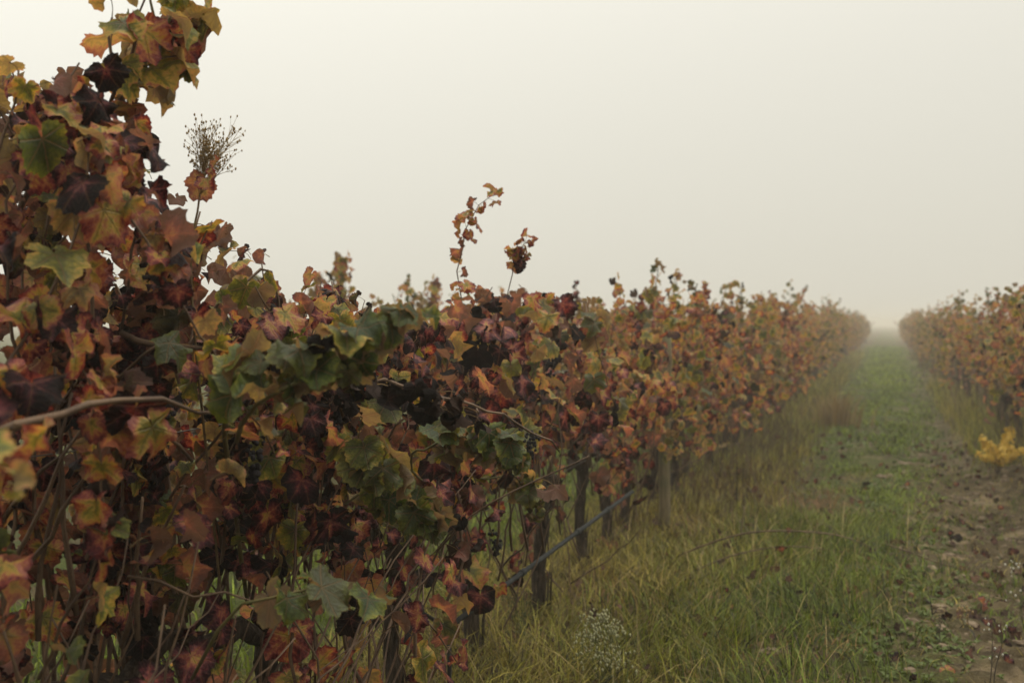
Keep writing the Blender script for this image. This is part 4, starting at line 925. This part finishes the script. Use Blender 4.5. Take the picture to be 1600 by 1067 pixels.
pb = ground_pt(945, 1085)
weed(pb, .34, 'small bush covered in cream-white buds in the dry grass at the bottom edge', 'flower bush', 'flowering_weed', 'weed_leaf', 'blossom', (.75, 2, .0014, .006), .0046, 11, .42, seed=8, sideleaf=5, tipname='blossom_cluster')
weed(ground_pt(1548, 1090), .34, 'thin dark weed stalk with pale tips at the bottom of the track', 'weed', 'weed_stalk', 'dark_stalk', 'white_petal', (.35, 1, .0022, .006), .004, 2, .5, seed=9)
weed(ground_pt(1506, 985), .13, 'small withered weed standing on the bare track', 'weed', 'weed_stalk', 'straw', 'seed', (.5, 1, .002, .006), .005, 3, .5, seed=10, sideleaf=3)
weed(ground_pt(1602, 985), .40, 'tall weed with tiny white flowers cut by the photo edge', 'flower', 'flowering_weed', 'weed_leaf', 'white_petal', (.6, 1, .0016, .006), .0045, 3, .5, seed=11, sideleaf=5, tipname='blossom_cluster')
weed(ground_pt(1465, 1000), .12, 'short dark dead stem among the weeds mid-path', 'weed', 'weed_stalk', 'dark_stalk', 'dark_stalk', (.4, 1, .002, .006), .003, 2, .4, seed=12)
weed(ground_pt(812, 1010), .26, 'feathery pale green weed beside the vine trunk behind the rod', 'weed', 'weed_stalk', 'weed_leaf', 'weed_leaf', (.7, 2, .0016, .006), .003, 4, .4, seed=13, sideleaf=4)
# blond clump of tall grass
pc = ground_pt(1308, 668); rng = np.random.default_rng(31)
clump = thing('grass_clump', pc, 'tall blond tuft of dry grass standing left of the far path', 'grass tuft')
n = 420; a = rng.uniform(0, 6.28, n); rr = .20 * np.abs(rng.normal(size=n)); H = rng.uniform(.2, .66, n) * (1.1 - .9 * np.clip(rr, 0, .5)); le = rng.uniform(.05, .5, n); d = np.stack([np.cos(a), np.sin(a), 0 * a], -1)
b0 = d * rr[:, None]; s_ = np.stack([-np.sin(a * 3), np.cos(a * 3), 0 * a], -1) * .006
V = np.stack([b0 - s_, b0 + s_, b0 + d * (H * le * .3)[:, None] + np.array([0, 0, 1.]) * (H * .6)[:, None] - s_ * .7, b0 + d * (H * le * .3)[:, None] + np.array([0, 0, 1.]) * (H * .6)[:, None] + s_ * .7, b0 + d * (H * le)[:, None] + np.array([0, 0, 1.]) * H[:, None]], 1)
F = np.array([(0, 1, 3), (0, 3, 2), (2, 3, 4)]); F = (F[None] + (np.arange(n) * 5)[:, None, None]).reshape(-1, 3)
col = np.repeat(np.concatenate([np.array([.24, .165, .07]) * (1 + .2 * rng.normal(size=(n, 1))), np.ones((n, 1))], 1), 5, 0)
add('blades', make_mesh('blades', V.reshape(-1, 3), [F], [M['grass']], tint=col), clump, kind='stuff')
# yellow-leaved shrub: a young vine sprouting at the edge of the track
ps = ground_pt(1558, 742); v = Vine(ps[0], ps[1], 77); v.base = np.array(ps)
for q in range(14):
    a = v.rng.uniform(0, 6.28); rr = v.rng.uniform(.08, .42); e = ps + np.array([rr * math.cos(a), rr * math.sin(a), v.rng.uniform(.16, .46)])
    v.cane([ps, ps * .5 + e * .5 + [0, 0, .06], e], r0=.003, sen=.34, sd=.02, size=(.04, .058), step=.02, leaf_from=.35, wither=0, dry=0)
root = thing('yellow_shrub', ps, 'bright yellow-leaved young shrub at the foot of the right vine row', 'shrub')
for P, r, mt in v.canes:
    g = Geo(); g.tube(P - ps, r, 4); add('stem', g.mesh('stem', [M['cane']]), root)
M['yellow_leaf'] = simple('yellow_leaf', (.72, .50, .08, 1), (.58, .36, .05, 1), 30, .6, .35)
yl = []
for k in range(4):
    me = tmesh(1, k).copy(); me.materials[0] = M['yellow_leaf']; yl.append(me)
for l in v.L:
    o = add('leaf', yl[int(v.rng.integers(0, 4))], root); m3 = frames(l[1][None], np.array([l[2]]))[0] * l[3]; m4 = Matrix.Identity(4)
    for a in range(3):
        for c in range(3): m4[a][c] = float(m3[a][c])
        m4[a][3] = float(l[0][a] - ps[a])
    o.matrix_basis = m4; o.color = (l[4][0], 0, .05, 1)
